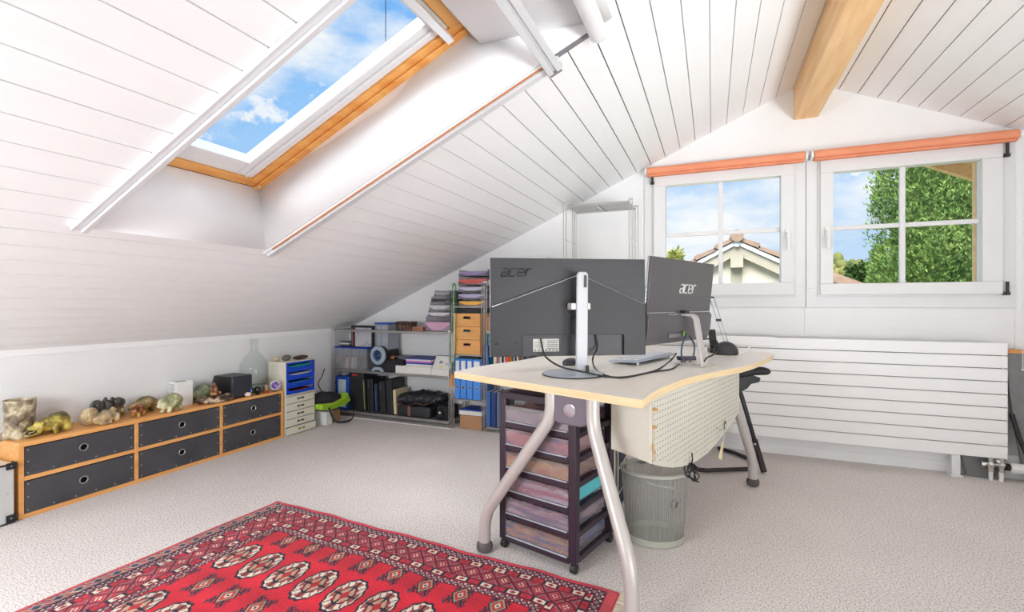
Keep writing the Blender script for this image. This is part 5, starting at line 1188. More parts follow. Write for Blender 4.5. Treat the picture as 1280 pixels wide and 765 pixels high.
# paper stacks
def stack(x0, x1, y0, y1, z0, z1, mt, lab, cat='paper', name='paper_stack', rz=0, bev=.002):
    m = MB(X(((x0+x1)/2, (y0+y1)/2, z0), rz)); m.bc((0, 0, (z1-z0)/2), (x1-x0, y1-y0, z1-z0)); return tag(m.build(name, mt, bevel=bev), lab, cat)
YS = 3.70
zA = fz(515, 458, YS); stack(fx(494, YS), fx(538, YS), 3.705, 3.93, ZM, zA, 'paper', 'broad white paper stack at the bottom of the pile on the middle shelf')
zs = [fz(520, y, YS) for y in (458, 455.5, 453.5, 451.5, 449.5, 447.5)]
labs = ['white folder lowest on top of the broad white paper stack', 'thin blue folder in the pile on the middle shelf', 'pink folder in the pile on the middle shelf', 'pale lilac folder in the pile on the middle shelf', 'deep blue folder on top of the pile on the middle shelf']
cc = [(228, 226, 222), (40, 72, 170), (206, 110, 170), (210, 208, 226), (46, 60, 130)]
for k in range(5): stack(fx(507-k*.3, YS), fx(538, YS), 3.71, 3.91, zs[k]+.0005, zs[k+1], mat('folder_c%d' % k, cc[k], .6), labs[k], 'folder', 'folder', .02*(-1)**k, .001)
zc = fz(550, 461.5, YS)
stack(fx(538.5, YS), fx(561.5, YS), 3.705, 3.92, ZM, zc, 'paper', 'white paper stack under the ring bound calendar near the post')
x0, x1 = fx(539, YS), fx(562, YS); z1 = fz(550, 446.5, YS)
t = thing('ring_calendar', 'white ring bound calendar with green spiral leaning on the middle shelf', 'calendar', ((x0+x1)/2, 3.72, zc))
m = MB(); m.ext([(x0, 3.712, zc+.001), (x0, 3.90, zc+.001), (x0, 3.80, z1), (x0, 3.79, z1)], (x1-x0, 0, 0)); cal = m.build('pages', 'white', t, bevel=.001)
m = MB(); k = 0
while x0+.004+k*.0075 < x1: m.tube([(x0+.004+k*.0075, 3.795+.006*math.cos(a), z1+.006*math.sin(a)) for a in [q*PI/3 for q in range(7)]], .0014, 4); k += 1
m.build('spiral', mat('green_spiral', (40, 120, 80), .5), t)
def onpage(u, v): return Vector((x0+(x1-x0)*u, 3.712+(3.79-3.712)*v-.002, zc+(z1-zc)*v))
for (u0, u1, v0, v1, c_, nm) in ((.30, .48, .42, .62, (150, 150, 152), 'grey_square'), (.36, .58, .12, .24, (228, 220, 120), 'yellow_square'), (.62, .85, .3, .5, (206, 206, 210), 'pale_square')):
    m = MB(); m.add([onpage(u0, v0), onpage(u1, v0), onpage(u1, v1), onpage(u0, v1)], [(0, 1, 2, 3)]); m.build('printed_square', mat(nm, c_, .7), cal)
# top of the low shelf
x0, x1 = fx(494, 3.72), fx(513, 3.72); zt = fz(503, 402, 3.72)
t = thing('ornate_box', 'small dark patterned box on top of the low steel shelf', 'box', ((x0+x1)/2, 3.77, ZT)); MT['orn'] = mat('dark_pattern', (44, 38, 34), .5, col2=(120, 78, 62), nscale=40, lo=.5, hi=.6)
m = MB(); m.box(x0, x1, 3.73, 3.83, ZT, ZT+(zt-ZT)*.7); m.build('body', 'orn', t, bevel=.004); m = MB(); m.box(x0-.004, x1+.004, 3.726, 3.834, ZT+(zt-ZT)*.7+.001, zt); m.build('lid', 'orn', t, bevel=.008)
x0, x1 = fx(514, 3.72), fx(528, 3.72)
t = thing('wooden_box', 'tiny reddish wooden box right of the dark patterned box', 'box', ((x0+x1)/2, 3.76, ZT)); m = MB(); m.box(x0, x1, 3.73, 3.80, ZT, ZT+.028); m.build('body', mat('red_wood', (160, 104, 82), .5), t, bevel=.002); m = MB(); m.box(x0, x1, 3.73, 3.80, ZT+.029, ZT+.038); m.build('lid', mat('red_wood2', (176, 120, 96), .5), t, bevel=.002)
# letter trays
MT['tray'] = clearmat('smoky_tray', (232, 230, 234), .01, body=.22, bodycol=(176, 174, 180), k=.05, rough=.3)
def tray(x0, x1, y0, y1, z0, h, lab, grp, paper):
    t = thing('letter_tray', lab, 'letter tray', ((x0+x1)/2, (y0+y1)/2, z0), 0, grp); w = .0025; cx = (x0+x1)/2
    m = MB(); m.box(x0, x1, y0+.01, y1, z0, z0+w); m.box(x0, x0+w, y0+.03, y1, z0, z0+h); m.box(x1-w, x1, y0+.03, y1, z0, z0+h); m.box(x0, x1, y1-w, y1, z0, z0+h)
    m.ext([(x0, y0+.01, z0), (cx-.05, y0, z0+.0), (cx-.05, y0, z0+.010), (x0+.01, y0+.01, z0+h*.45), (x0, y0+.03, z0+h*.6)], (0, .003, 0)); m.ext([(x1, y0+.01, z0), (cx+.05, y0, z0+.0), (cx+.05, y0, z0+.010), (x1-.01, y0+.01, z0+h*.45), (x1, y0+.03, z0+h*.6)], (0, .003, 0)); m.box(cx-.05, cx+.05, y0, y0+.003, z0, z0+.010)
    m.build('tray', 'tray', t)
    m = MB(); m.box(x0+.006, x1-.006, y0+.016, y1-.006, z0+w+.0005, z0+w+h*.62); m.build('papers', paper, t, bevel=.001); return t
def papm(k, c): return mat('tray_sheets_%d' % k, c, .8, col2=tuple(min(255, v+26) for v in c), nscale=3, stretch=(1, 1, 150))
z = ZT+.001; Yt = 3.715
specs = [((530, 561), 409, 396, (196, 150, 176)), ((533, 561), 396, 388, (206, 202, 208)), ((535, 561.5), 388, 378.5, (190, 188, 192)), ((537, 562), 378.5, 370.5, (60, 60, 66)), ((541, 562), 370.5, 362.5, (150, 150, 156))]
labs = ['grey letter tray with pink and blue folders, lowest on the low shelf', 'grey letter tray with white sheets, second from the bottom on the low shelf', 'grey letter tray, middle one of the five on the low shelf', 'grey letter tray with dark papers, second from the top on the low shelf', 'grey letter tray, topmost of the five on the low shelf']
for k, ((a, b_), pb, pt, c_) in enumerate(specs):
    zt = fz(550, pt, Yt); tray(fx(a, Yt), XA1-.047, Yt, 3.94, z, zt-z-.001, labs[k], 'letter trays on the low shelf', papm(k, c_)); z = zt
# ---- bottom shelf
zb = ZBm+.001
x0, x1 = fx(419.5, 3.72), fx(436, 3.72); zt = fz(428, 470.5, 3.72)
t = thing('ring_binder', 'royal blue binder with a long pale label at the left of the bottom shelf', 'binder', ((x0+x1)/2, 3.83, zb))
m = MB(); m.box(x0, x1, 3.72, 3.94, zb, zt); m.build('cover', 'bindblue2', t, bevel=.004); m = MB(); m.box(x0+.035, x1-.035, 3.7185, 3.7198, zb+.02, zt-.03); m.build('label', mat('pale_blue_label', (186, 206, 214), .6), t)
m = MB(); m.ell(((x0+x1)/2-.03, 3.80, zt+.018), (.05, .04, .022)); tag(m.build('film_roll', mat('crumpled_clear_film', (170, 170, 172), .3), disp=(.02, .03)), 'crumpled grey plastic film lying on the royal blue binder', 'film')
x0, x1 = fx(437, 3.72), fx(453.5, 3.72); zt = fz(445, 466, 3.72)
t = thing('archive_case', 'tall black case with a red tab right of the royal blue binder', 'case', ((x0+x1)/2, 3.83, zb)); m = MB(); m.box(x0, x1, 3.725, 3.94, zb, zt); m.build('body', 'bk', t, bevel=.006); m = MB(); m.box(x0+.03, x0+.09, 3.722, 3.745, zt-.03, zt-.012); m.build('red_tab', mat('red_tab', (206, 50, 44), .5), t, bevel=.002)
bb = [(454.5, 457.5, 474, 'thin black folder with a lime edge next to the tall black case', (150, 190, 60)), (459, 467, 473, 'black zip folder leaning left of the blue edged one', (90, 90, 94)), (468.5, 472.5, 479, 'black folder with a bright blue edge in the middle of the bottom shelf', (40, 110, 200)), (474, 482, 476, 'black zip folder with a metal tab right of the blue edge', (96, 96, 100)), (483, 491, 474, 'wide black folder leaning against the leather bag', (60, 60, 64)), (491.5, 495.5, 487, 'cream paper folder standing just left of the leather bag', (222, 204, 168))]
for k, (a, b_, pt, lab, ec) in enumerate(bb):
    x0, x1 = fx(a, 3.72), fx(b_, 3.72); zt = fz(a, pt, 3.72); t = thing('folder', lab, 'folder', ((x0+x1)/2, 3.83, zb), 0, 'folders leaning on the bottom shelf')
    Ml = Matrix.Translation((x0, 3.725, zb)) @ Matrix.Rotation(-.055, 4, 'Y')
    m = MB(Ml); m.box(.002, x1-x0-.004, 0, .215, .003, zt-zb-.004); m.build('cover', 'bk' if k != 5 else mat('cream_folder', (214, 196, 160), .7), t, bevel=.005)
    m = MB(Ml); xm = .3*(x1-x0); m.box(xm, xm+.006, -.003, .0, .02 if k in (2, 0) else zt-zb-.09, zt-zb-.02); m.build('edge_tab', mat('edge_tab_%d' % k, ec, .5), t, bevel=.001)
# leather bag above, camera bag and case below
zmid = fz(520, 508, 3.70)
x0, x1 = fx(497, 3.72), fx(538, 3.72)
t = thing('briefcase', 'low black briefcase with a brown strap under the leather bag', 'briefcase', ((x0+x1)/2, 3.82, zb)); m = MB(); m.box(x0, x1, 3.71, 3.92, zb, zmid-.005); m.build('body', 'bk', t, bevel=.018, seg=3); xs = fx(511, 3.7); m = MB(); m.box(xs-.014, xs+.014, 3.700, 3.709, zb+.01, zmid-.004); m.build('strap', mat('brown_leather', (130, 92, 78), .5), t, bevel=.002)
x0, x1 = fx(544.5, 3.71), fx(560.5, 3.71)
t = thing('camera_bag', 'black padded camera bag with a metal clasp at the right of the bottom shelf', 'bag', ((x0+x1)/2, 3.80, zb)); m = MB(); m.box(x0, x1, 3.72, 3.90, zb, zmid+.02); m.build('body', 'bfab', t, bevel=.02, seg=3); m = MB(); m.box(x0+.015, x0+.075, 3.704, 3.7195, zb+.02, zmid-.015); m.build('front_pocket', 'bfab', t, bevel=.006); m = MB(); m.ell((x0+.045, 3.702, zb+.065), (.013, .004, .013)); m.build('clasp', 'steel', t)
t = thing('leather_bag', 'slumped black leather bag lying across the top of the bottom shelf load', 'bag', (fx(525, 3.8), 3.82, zmid))
m = MB(); xa, xb = fx(496, 3.75), fx(556, 3.75); n = 12
for k in range(n):
    q = k/(n-1); xx = xa+.06+(xb-xa-.12)*q; hh_ = .045+.025*math.sin(q*PI)*(1+.3*math.sin(q*17)); m.ell((xx, 3.81, zmid+.045+.03*q), (.075, .105, hh_), None, 12, 8)
m.build('body', mat('soft_black_leather', (30, 30, 35), .35, col2=(44, 44, 50), nscale=8, bump=.4, bscale=24), t, remesh=.009, disp=(.035, .06))
m = MB(); m.tube(spline([(xa+.04, 3.70, zmid+.02), (xa+.14, 3.692, zmid-.0), (xa+.26, 3.69, zmid+.03), (xb-.18, 3.69, zmid+.02), (xb-.06, 3.695, zmid+.07)]), .007, 6, flat=.6); m.build('strap', mat('dark_brown_strap', (64, 46, 42), .5), t)
# ---- tower contents
x0, x1 = XA1+.012, XB1-.012
# wooden drawers
zz_ = [.656, fz(586, 424.5, 3.69), fz(586, 408, 3.69), fz(586, 391.5, 3.69)]
MT['lightwood'] = mat('light_wood', (236, 176, 104), .5, col2=(224, 160, 88), nscale=3, stretch=(1, 8, 8))
labs = ['lowest of three stacked orange wooden boxes with grip hole', 'middle one of three stacked orange wooden boxes with grip hole', 'topmost of three stacked orange wooden boxes, below the letter trays']
for k in range(3):
    z0, z1 = zz_[k]+.001, zz_[k+1]-.002; t = thing('wooden_box', labs[k], 'box', ((x0+x1)/2, 3.8, z0), 0, 'stacked wooden boxes')
    xc = (x0+x1)/2; zc2 = z0+(z1-z0)*.66; gw, gh = .034, .012
    m = MB(); a, b_ = x0+.006, x1-.006; yf = 3.688
    m.box(a, b_, yf, yf+.008, z0, zc2-gh); m.box(a, b_, yf, yf+.008, zc2+gh, z1); m.box(a, xc-gw, yf, yf+.008, zc2-gh, zc2+gh); m.box(xc+gw, b_, yf, yf+.008, zc2-gh, zc2+gh)
    m.box(a, a+.008, yf+.008, 3.94, z0, z1); m.box(b_-.008, b_, yf+.008, 3.94, z0, z1); m.box(a, b_, 3.932, 3.94, z0, z1); m.box(a, b_, yf+.008, 3.94, z0, z0+.006); m.box(a, b_, yf+.008, 3.94, z1-.006, z1)
    m.build('body', 'lightwood', t, bevel=.0008)
    m = MB(); m.box(a+.012, b_-.012, yf+.02, 3.92, z0+.008, z0+(z1-z0)*.62); m.build('contents', mat('box_fill_%d' % k, [(160, 60, 70), (170, 190, 210), (90, 90, 96)][k], .7, col2=[(60, 90, 180), (120, 130, 140), (50, 50, 56)][k], nscale=30), t)
# trays on the top shelf: one under the lid + stack above
z = 1.076; Yt = 3.69
labs = ['letter tray with yellow envelope, lowest on the shelf tower', 'letter tray with lilac papers, second from the bottom on the shelf tower', 'letter tray with white papers, middle of the stack on the shelf tower', 'letter tray with red and teal papers, second from the top on the shelf tower', 'letter tray with violet magazines, topmost on the shelf tower']
specs = [(383, 373.5, (238, 176, 70)), (373.5, 364.5, (176, 172, 206)), (364.5, 356, (190, 186, 204)), (352, 345, (200, 90, 80)), (344.5, 336.5, (150, 132, 176))]
for k, (pb, pt, c_) in enumerate(specs):
    zt = fz(588, pt, Yt); off = 0 if k < 3 else -.0
    tray(fx(572, Yt)-.004*(k % 2), fx(605 if k < 3 else 608, Yt), Yt-.003*(k % 2), 3.93, z, zt-z-.001, labs[k], 'letter trays on the shelf tower', papm(10+k, c_)); z = zt
m = MB(); m.box(x0+.02, x1-.02, 3.72, 3.92, 1.012, 1.058); tag(m.build('dark_folder_pile', 'bk', bevel=.003), 'flat dark folders between the wooden boxes and the lowest yellow letter tray', 'folder')
# blue binders
zt = fz(585, 449, 3.70); bz0 = .263
def binder(px0, px1, lab, x=None):
    a, b_ = (fx(px0, 3.70), fx(px1, 3.70)); t = thing('ring_binder', lab, 'binder', ((a+b_)/2, 3.82, bz0), 0, 'light blue ring binders')
    m = MB(); m.box(a+.001, b_-.001, 3.706, 3.93, bz0, zt); m.build('cover', 'bindblue', t, bevel=.004)
    m = MB(); m.box(a+.010, b_-.010, 3.7045, 3.7058, zt-.12, zt-.018); m.build('spine_label', 'white', t)
    m = MB(); c_ = ((a+b_)/2, 3.7055, bz0+.10); R = Matrix.Rotation(PI/2, 3, 'X'); m.lathe([(.009, 0), (.013, 0), (.013, .002), (.009, .002)], 18, c_, 1, R, False); h = m.build('hole_ring', 'steel', t)
    m = MB(); m.lathe([(.009, .0002), (0, .0002)], 18, c_, 1, R, False); m.build('finger_hole', 'black', t)
for a, b_, lab in ((568.0, 574.6, 'light blue ring binder, leftmost on the shelf tower'), (574.8, 582.4, 'light blue ring binder, second from the left on the shelf tower'), (582.8, 590.2, 'light blue ring binder, third from the left on the shelf tower'), (590.6, 600.4, 'light blue ring binder, rightmost and broadest on the shelf tower')): binder(a, b_, lab)
m = MB(); m.box(x0+.03, x1-.03, 3.72, 3.9, zt+.002, zt+.018); tag(m.build('dark_magazine', 'bk', bevel=.002), 'dark magazine lying across the tops of the light blue binders', 'magazine')
# second unit books
def fbook(px0, px1, z0, z1, mt, lab, lean_=0, grp='books behind the monitor', Yf=3.72, cat='book'):
    a, b_ = fx(px0, Yf), fx(px1, Yf); t = thing('book', lab, cat, ((a+b_)/2, Yf+.09, z0), 0, grp)
    Mb = Matrix.Translation((a, Yf, z0)) @ Matrix.Rotation(lean_, 4, 'Y'); w_ = b_-a; m = MB(Mb)
    m.box(.0008, .003, 0, .17, .001, z1-z0); m.box(w_-.003, w_-.0008, 0, .17, .001, z1-z0); m.box(.0008, w_-.0008, 0, .003, .001, z1-z0); m.build('cover', mt, t)
    m = MB(Mb); m.box(.003, w_-.003, .003, .165, .004, z1-z0-.004); m.build('pages', 'paper', t)
bk_ = [(606.5, 612.5, 'light blue', (70, 140, 228)), (616.5, 621.0, 'cream', (226, 216, 196)), (621.2, 623.8, 'rose', (190, 130, 136)), (624.0, 627.4, 'pale grey', (210, 208, 206)), (627.6, 629.4, 'black', (40, 38, 40)), (629.6, 631.6, 'white', (236, 236, 236)), (631.8, 637.2, 'orange red', (232, 74, 38)), (637.4, 639.4, 'golden yellow', (238, 172, 40)), (639.6, 641.4, 'teal', (40, 140, 150)), (641.6, 643.4, 'ivory', (232, 228, 214)), (643.6, 645.4, 'maroon', (120, 40, 48)), (645.6, 648.4, 'off white', (224, 222, 218)), (648.6, 651.4, 'brown', (110, 84, 66)), (651.6, 654.4, 'olive', (120, 128, 70)), (654.6, 657.6, 'navy', (40, 54, 90)), (657.8, 662.4, 'slate', (70, 84, 104))]
zk = .471
for k, (a, b_, nm, c_) in enumerate(bk_):
    if k == 0: fbook(a, b_, zk, .74, mat('bk_'+nm, c_, .5), 'light blue book right beside the shelf tower post behind the monitor'); continue
    fbook(a, b_, zk, .70+.012*(k % 4), mat('bk_'+nm, c_, .5), '%s book in the row glimpsed under the wide monitor' % nm)
fbook(611.5, 613.6, zk, .93-.09, mat('bk_turq', (40, 160, 196), .5), 'tall turquoise book leaning at the left of the book row', -.05)
m = MB(); m.box(fx(606, 3.72), fx(640, 3.72), 3.72, 3.9, .861, .861+.12); tag(m.build('cardboard_box', mat('kraft', (196, 146, 100), .8), bevel=.002), 'brown cardboard box on the shelf directly behind the left edge of the wide monitor', 'box')
m = MB(); m.box(fx(606, 3.72), fx(660, 3.72), 3.73, 3.9, 1.271, 1.30); tag(m.build('flat_box', 'white', bevel=.002), 'flat white box on the upper shelf behind the left top corner of the monitor', 'box')
for k, (a, b_, nm, c_) in enumerate([(607, 613, 'blue', (60, 120, 200)), (613.5, 620, 'dark blue', (30, 60, 120)), (620.5, 626, 'grey blue', (90, 110, 140)), (626.5, 634, 'black', (36, 36, 40))]):
    fbook(a, b_, .046, .34, mat('low_'+nm, c_, .5), '%s binder on the lowest shelf left of the drawer tower' % nm, 0, 'binders on the lowest shelf', cat='binder')
# bottom of the tower: carton with papers
x0, x1 = fx(575, 3.72), fx(602.5, 3.72); zc = fz(588, 517, 3.72)
m = MB(); m.box(x0, x1, 3.72, 3.93, .001, zc-.02); tag(m.build('cardboard_box', mat('kraft2', (176, 132, 96), .8), bevel=.002), 'brown cardboard box on the floor under the shelf tower', 'box')
m = MB(X(((x0+x1)/2-.008, 3.825, zc-.0195), .03)); m.bc((0, 0, .02), (x1-x0+.01, .20, .036)); tag(m.build('paper_pile', 'paper', bevel=.002), 'pile of white papers on the floor level cardboard box', 'paper')
m = MB(X(((x0+x1)/2-.012, 3.83, zc+.0185), -.06)); m.bc((0, 0, .006), (x1-x0-.01, .18, .010)); tag(m.build('magazine', 'bindblue2', bevel=.001), 'dark blue magazine on top of the floor level paper pile', 'magazine')
# necklace of green beads hung on the post
t = thing('bead_necklace', 'long green bead necklace with orange tassel hanging on the shelf tower post', 'necklace', (XA1, 3.68, 1.25))
g1, g2 = onY(568.3, 350, 3.672), onY(567.5, 459, 3.672)
L1 = [onY(x_, y_, 3.668) for x_, y_ in ((565.5, 360), (564.5, 385), (563.5, 410), (562.2, 435), (562.4, 450), (565.3, 458.5))]; L2 = [onY(x_, y_, 3.668) for x_, y_ in ((569.5, 358), (570, 385), (569.8, 410), (569.3, 435), (568.5, 450), (565.8, 458.5))]
def beads(pts, r, mt):
    P = spline(pts, 60); m = MB(); last = None
    for q in P:
        if last is None or (q-last).length > r*1.9: m.ell(q, r, None, 8, 5); last = q
    return m
MT['bead'] = mat('green_beads', (34, 140, 62), .3)
m = beads([L2[0]]+L2, .0052, 'bead'); m2 = beads(L1, .0052, 'bead'); m.add(m2.v, m2.f); m3 = beads([L1[0], onY(566.5, 355, 3.66), onY(568.5, 354.5, 3.66), L2[0]], .0052, 'bead'); m.add(m3.v, m3.f); m.build('beads', 'bead', t)
p0 = onY(565.5, 460, 3.668); p1 = onY(565, 467, 3.668); p2 = onY(564.5, 483.5, 3.668)
m = MB(); m.rod(p0, p1, .0016, 6); m.ell(p0+Vector((0, 0, -.006)), .008); m.build('cord', 'bead', t)
m = MB(); m.tube([p1, p1.lerp(p2, .12), p1.lerp(p2, .5), p2], [.004, .009, .010, .013], 12); m.build('tassel', mat('orange_tassel', (240, 138, 20), .7), t)
m = MB(); m.tube(spline([(XA0-.02, 3.66, .004), (-3.1, 3.655, .004), (-2.7, 3.66, .004), (XA1, 3.655, .004)]), .0035, 6); tag(m.build('white_cable', 'white'), 'thin white cable lying on the carpet along the front of the low shelf', 'cable')
# ---------------------------------------------------------------- rug: woven pattern as per-vertex dye colours
RL, RW = 1.905, 1.345
ang = math.atan2(1.837-1.958, -.319+2.219)
NX, NY = 640, 452
uu, vv_ = np.meshgrid(np.linspace(0, RL, NX), np.linspace(0, RW, NY), indexing='ij')   # u along far edge, v from far edge towards camera
RED = (222, 30, 54); DRED = (168, 24, 46); NAVY = (34, 26, 50); CREAM = (236, 222, 204); PINK = (216, 84, 92); GREY = (150, 142, 150); TAN = (206, 150, 116); BLUE = (44, 54, 96)
col = np.zeros((NX, NY, 3)); 
def paint(mask, c): col[mask] = c
rs = np.random.RandomState(3)
paint(np.ones_like(uu, bool), RED)
# distance from each side (far, near, left, right)
dl, dr, df, dn = uu, RL-uu, vv_, RW-vv_
EL = .075          # extra striped band at the left end
dL = dl-EL+.024; dR = dr-.02
d = np.minimum(np.minimum(df, dn), np.minimum(dL, dR))
along = np.where((df <= dL) & (df <= dR) | (dn <= dL) & (dn <= dR), uu, vv_)
paint(d < .25, DRED)
edge = .024
def band(a, b): return (d >= a) & (d < b)
def line(a): paint(band(a, a+.004), NAVY)
paint(d < edge, (222, 62, 84))
# guard bands with small lozenges and crosses
for (a, b_) in ((.030, .060), (.216, .244)):
    mk = band(a, b_); paint(mk, (96, 34, 56)); c_ = (d-(a+b_)/2)/((b_-a)/2); ph = (along/.030) % 1-.5
    paint(mk & (np.abs(c_)+np.abs(ph)*2.1 < .72), GREY); paint(mk & (np.abs(c_)+np.abs(ph)*2.1 < .30), (214, 60, 80))
    paint(mk & (np.abs(np.abs(ph)-.5) < .12) & (np.abs(c_) > .45), CREAM)
# alternating block stripes
for (a, b_) in ((.066, .092), (.180, .206)):
    mk = band(a, b_); ph = (along/.056) % 2
    paint(mk, (204, 40, 62)); paint(mk & (ph > 1.12) & (ph < 1.88), CREAM); c_ = (d-(a+b_)/2)/((b_-a)/2); q = (ph % 1)-.5
    paint(mk & (np.abs(q) > .40), NAVY); paint(mk & (np.abs(q)*3+np.abs(c_) < .75) & (ph > 1), (196, 60, 60)); paint(mk & (np.abs(q)*3+np.abs(c_) < .35), NAVY)
    paint(mk & (np.abs(c_) > .9), NAVY)
# main border: chained lozenges with four white knots
a, b_ = .098, .174; mk = band(a, b_); c_ = (d-(a+b_)/2)/((b_-a)/2); ph = (along/.072) % 1-.5
paint(mk, (168, 28, 52)); L1 = np.abs(c_)+np.abs(ph)*2
paint(mk & (np.abs(L1-.95) < .07), NAVY); paint(mk & (np.abs(L1-.70) < .05), (226, 120, 120)); paint(mk & (L1 < .60), (190, 44, 66))
for (sx, sy) in ((.12, 0), (-.12, 0), (0, .24), (0, -.24)): paint(mk & (np.abs(ph-sx)*2+np.abs(c_-sy) < .15), CREAM)
paint(mk & (L1 > 1.2) & (((along/.012) % 1 < .5) ^ ((d/.012) % 1 < .5)), GREY); paint(mk & (L1 > 1.5), (200, 48, 66))
for a in (.026, .061, .093, .175, .207, .245): line(a)
# end bands: diagonal stripes with dark lozenges, outside the frame at both ends
m_ = ((dl < EL) | (dr < .044)) & (df > .012) & (dn > .012); e_ = dl
mk = (dl < EL) & (df > .02) & (dn > .02) & (e_ > .018)
paint(m_, (222, 84, 92)); dg = ((vv_+e_*1.0)/.0095) % 4
paint(mk, (186, 40, 66)); paint(mk & (dg < 1), (150, 150, 160)); paint(mk & (dg >= 2) & (dg < 2.7), (200, 196, 150)); 
ph = (vv_/.062) % 1-.5; c_ = (e_-.047)/.028; paint(mk & (np.abs(ph)*2+np.abs(c_) < .55), BLUE); paint(mk & (np.abs(np.abs(ph)*2+np.abs(c_)-.66) < .06), (190, 190, 160)); paint(mk & ((np.abs(e_-.020) < .002) | (np.abs(e_-.073) < .002)), NAVY)
paint(d > .25, RED)
field = d > .25
# row of octagonal medallions, lattice spacing .155 x .385
def med(cu, cv):
    x = (uu-cu)/.065; y = (vv_-cv)/.108; r = np.sqrt(x*x+y*y); th = np.arctan2(y, x); rr = r*(1+.035*np.cos(th*12))
    mk = field & (rr < 1.0); paint(mk, NAVY); paint(field & (rr < .88), CREAM)
    inn = field & (rr < .85)
    paint(inn & ((np.floor(th/(PI/4)+.5) % 2 == 0) & (r > .5) & (np.abs(r-.68) < .13)), (172, 84, 74)); paint(inn & (np.abs(np.sin(th*4)) < .16) & (r > .32), NAVY)
    paint(inn & (np.abs(r-.5) < .05), NAVY); paint(inn & (np.abs(np.sin(th*8)) < .25) & (np.abs(r-.79) < .05), (150, 30, 50))
    paint(inn & (r < .45), (206, 168, 140)); paint(inn & (np.abs(x) < .07) & (np.abs(y) < .85), NAVY); paint(inn & (np.abs(y) < .05) & (np.abs(x) < .8), NAVY)
    paint(inn & (np.abs(x)+np.abs(y) < .28), (196, 40, 54)); paint(inn & (np.abs(np.abs(x)-.38)+np.abs(np.abs(y)-.34) < .14), (166, 36, 52))
def dia(cu, cv):
    x = (uu-cu)/.042; y = (vv_-cv)/.062; s_ = np.abs(x)+np.abs(y)
    paint(field & (np.abs(s_-.86) < .09), NAVY); paint(field & (np.abs(s_-.68) < .09), (170, 160, 130)); paint(field & (s_ < .58) & (s_ > .35), (206, 60, 60)); paint(field & (s_ < .3), CREAM); paint(field & (s_ < .14), NAVY)
    for sx in (-1, 1):
        for sy in (-1, 1):
            hx, hy = sx*.62, sy*.62
            paint(field & (np.abs(x-hx)+np.abs(y-hy) < .62) & (np.abs(np.abs(x-hx)-np.abs(y-hy)) < .13) & (s_ > .9), NAVY)
            paint(field & (np.abs(np.abs(x-hx*1.25)+np.abs(y-hy*1.25)-.32) < .07) & (s_ > .95), (60, 52, 70))
for j in range(2):
    for i in range(8): med(.362+.1555*i, .482+.385*j)
for j in range(3):
    for i in range(9): dia(.284+.1555*i, .29+.385*j)
# hand woven irregularity (dye abrash)
nz = rs.normal(0, 1, (NX, NY)); ab = .94+.05*np.sin(vv_*37)+.03*np.sin(uu*23+vv_*11)
col = col*np.clip(ab[..., None]+nz[..., None]*.05, .6, 1.15)
z = np.full_like(uu, .009); z += .0012*np.sin(uu*9)*np.sin(vv_*7); ee = np.minimum(np.minimum(dl, dr), np.minimum(df, dn)); z = np.where(ee < .003, .001, z)
wob = .004*np.sin(uu*11+.5)+.003*np.sin(uu*27); wv2 = .003*np.sin(vv_*13)
co = np.stack([uu+wv2*(1-uu/RL), -(vv_+wob*(1-vv_/RW)), z], -1).reshape(-1, 3)
idx = np.arange(NX*NY).reshape(NX, NY); f4 = np.stack([idx[:-1, :-1], idx[:-1, 1:], idx[1:, 1:], idx[1:, :-1]], -1).reshape(-1, 4)
me = bpy.data.meshes.new('rug_pile'); me.vertices.add(len(co)); me.vertices.foreach_set('co', co.ravel())
me.loops.add(f4.size); me.loops.foreach_set('vertex_index', f4.ravel()); me.polygons.add(len(f4)); me.polygons.foreach_set('loop_start', np.arange(0, f4.size, 4)); me.update(calc_edges=True)
cl = col/255.0; cl = np.where(cl <= .04045, cl/12.92, ((cl+.055)/1.055)**2.4); cl = np.clip(cl, 0, 1).reshape(-1, 3)
at = me.color_attributes.new('dye', 'FLOAT_COLOR', 'POINT'); at.data.foreach_set('color', np.hstack([cl, np.ones((len(cl), 1))]).ravel())
rm = bpy.data.materials.new('knotted_wool'); rm.use_nodes = True; nt = rm.node_tree; b = nt.nodes['Principled BSDF']; b.inputs['Roughness'].default_value = .9; b.inputs['Specular IOR Level'].default_value = .15; b.inputs['Sheen Weight'].default_value = .15
an = nt.nodes.new('ShaderNodeAttribute'); an.attribute_name = 'dye'; nt.links.new(an.outputs['Color'], b.inputs['Base Color'])
n2 = nt.nodes.new('ShaderNodeTexNoise'); n2.inputs['Scale'].default_value = 400; tcr = nt.nodes.new('ShaderNodeTexCoord'); bp = nt.nodes.new('ShaderNodeBump'); bp.inputs['Strength'].default_value = .4; bp.inputs['Distance'].default_value = .003
nt.links.new(tcr.outputs['Object'], n2.inputs['Vector']); nt.links.new(n2.outputs['Fac'], bp.inputs['Height']); nt.links.new(bp.outputs[0], b.inputs['Normal'])
me.materials.append(rm)
rug = thing('rug', 'red hand knotted oriental rug with rows of cream medallions on the carpet', 'rug', (-2.219, 1.958, 0), ang)
o = bpy.data.objects.new('pile', me); C.objects.link(o); o.parent = rug
Mr = WM[rug.name]
m = MB(Mr); random.seed(9)
for k in range(150):
    v = .01+(RW-.02)*k/149
    m.tube([(RL-.002, -v, .004), (RL+.015, -v+random.uniform(-.004, .004), .006), (RL+.032+random.uniform(-.006, .006), -v+random.uniform(-.009, .009), .003)], .0018, 4)
fo = m.build('fringe', mat('cream_fringe', (226, 214, 190), .9), rug); fo['kind'] = 'stuff'
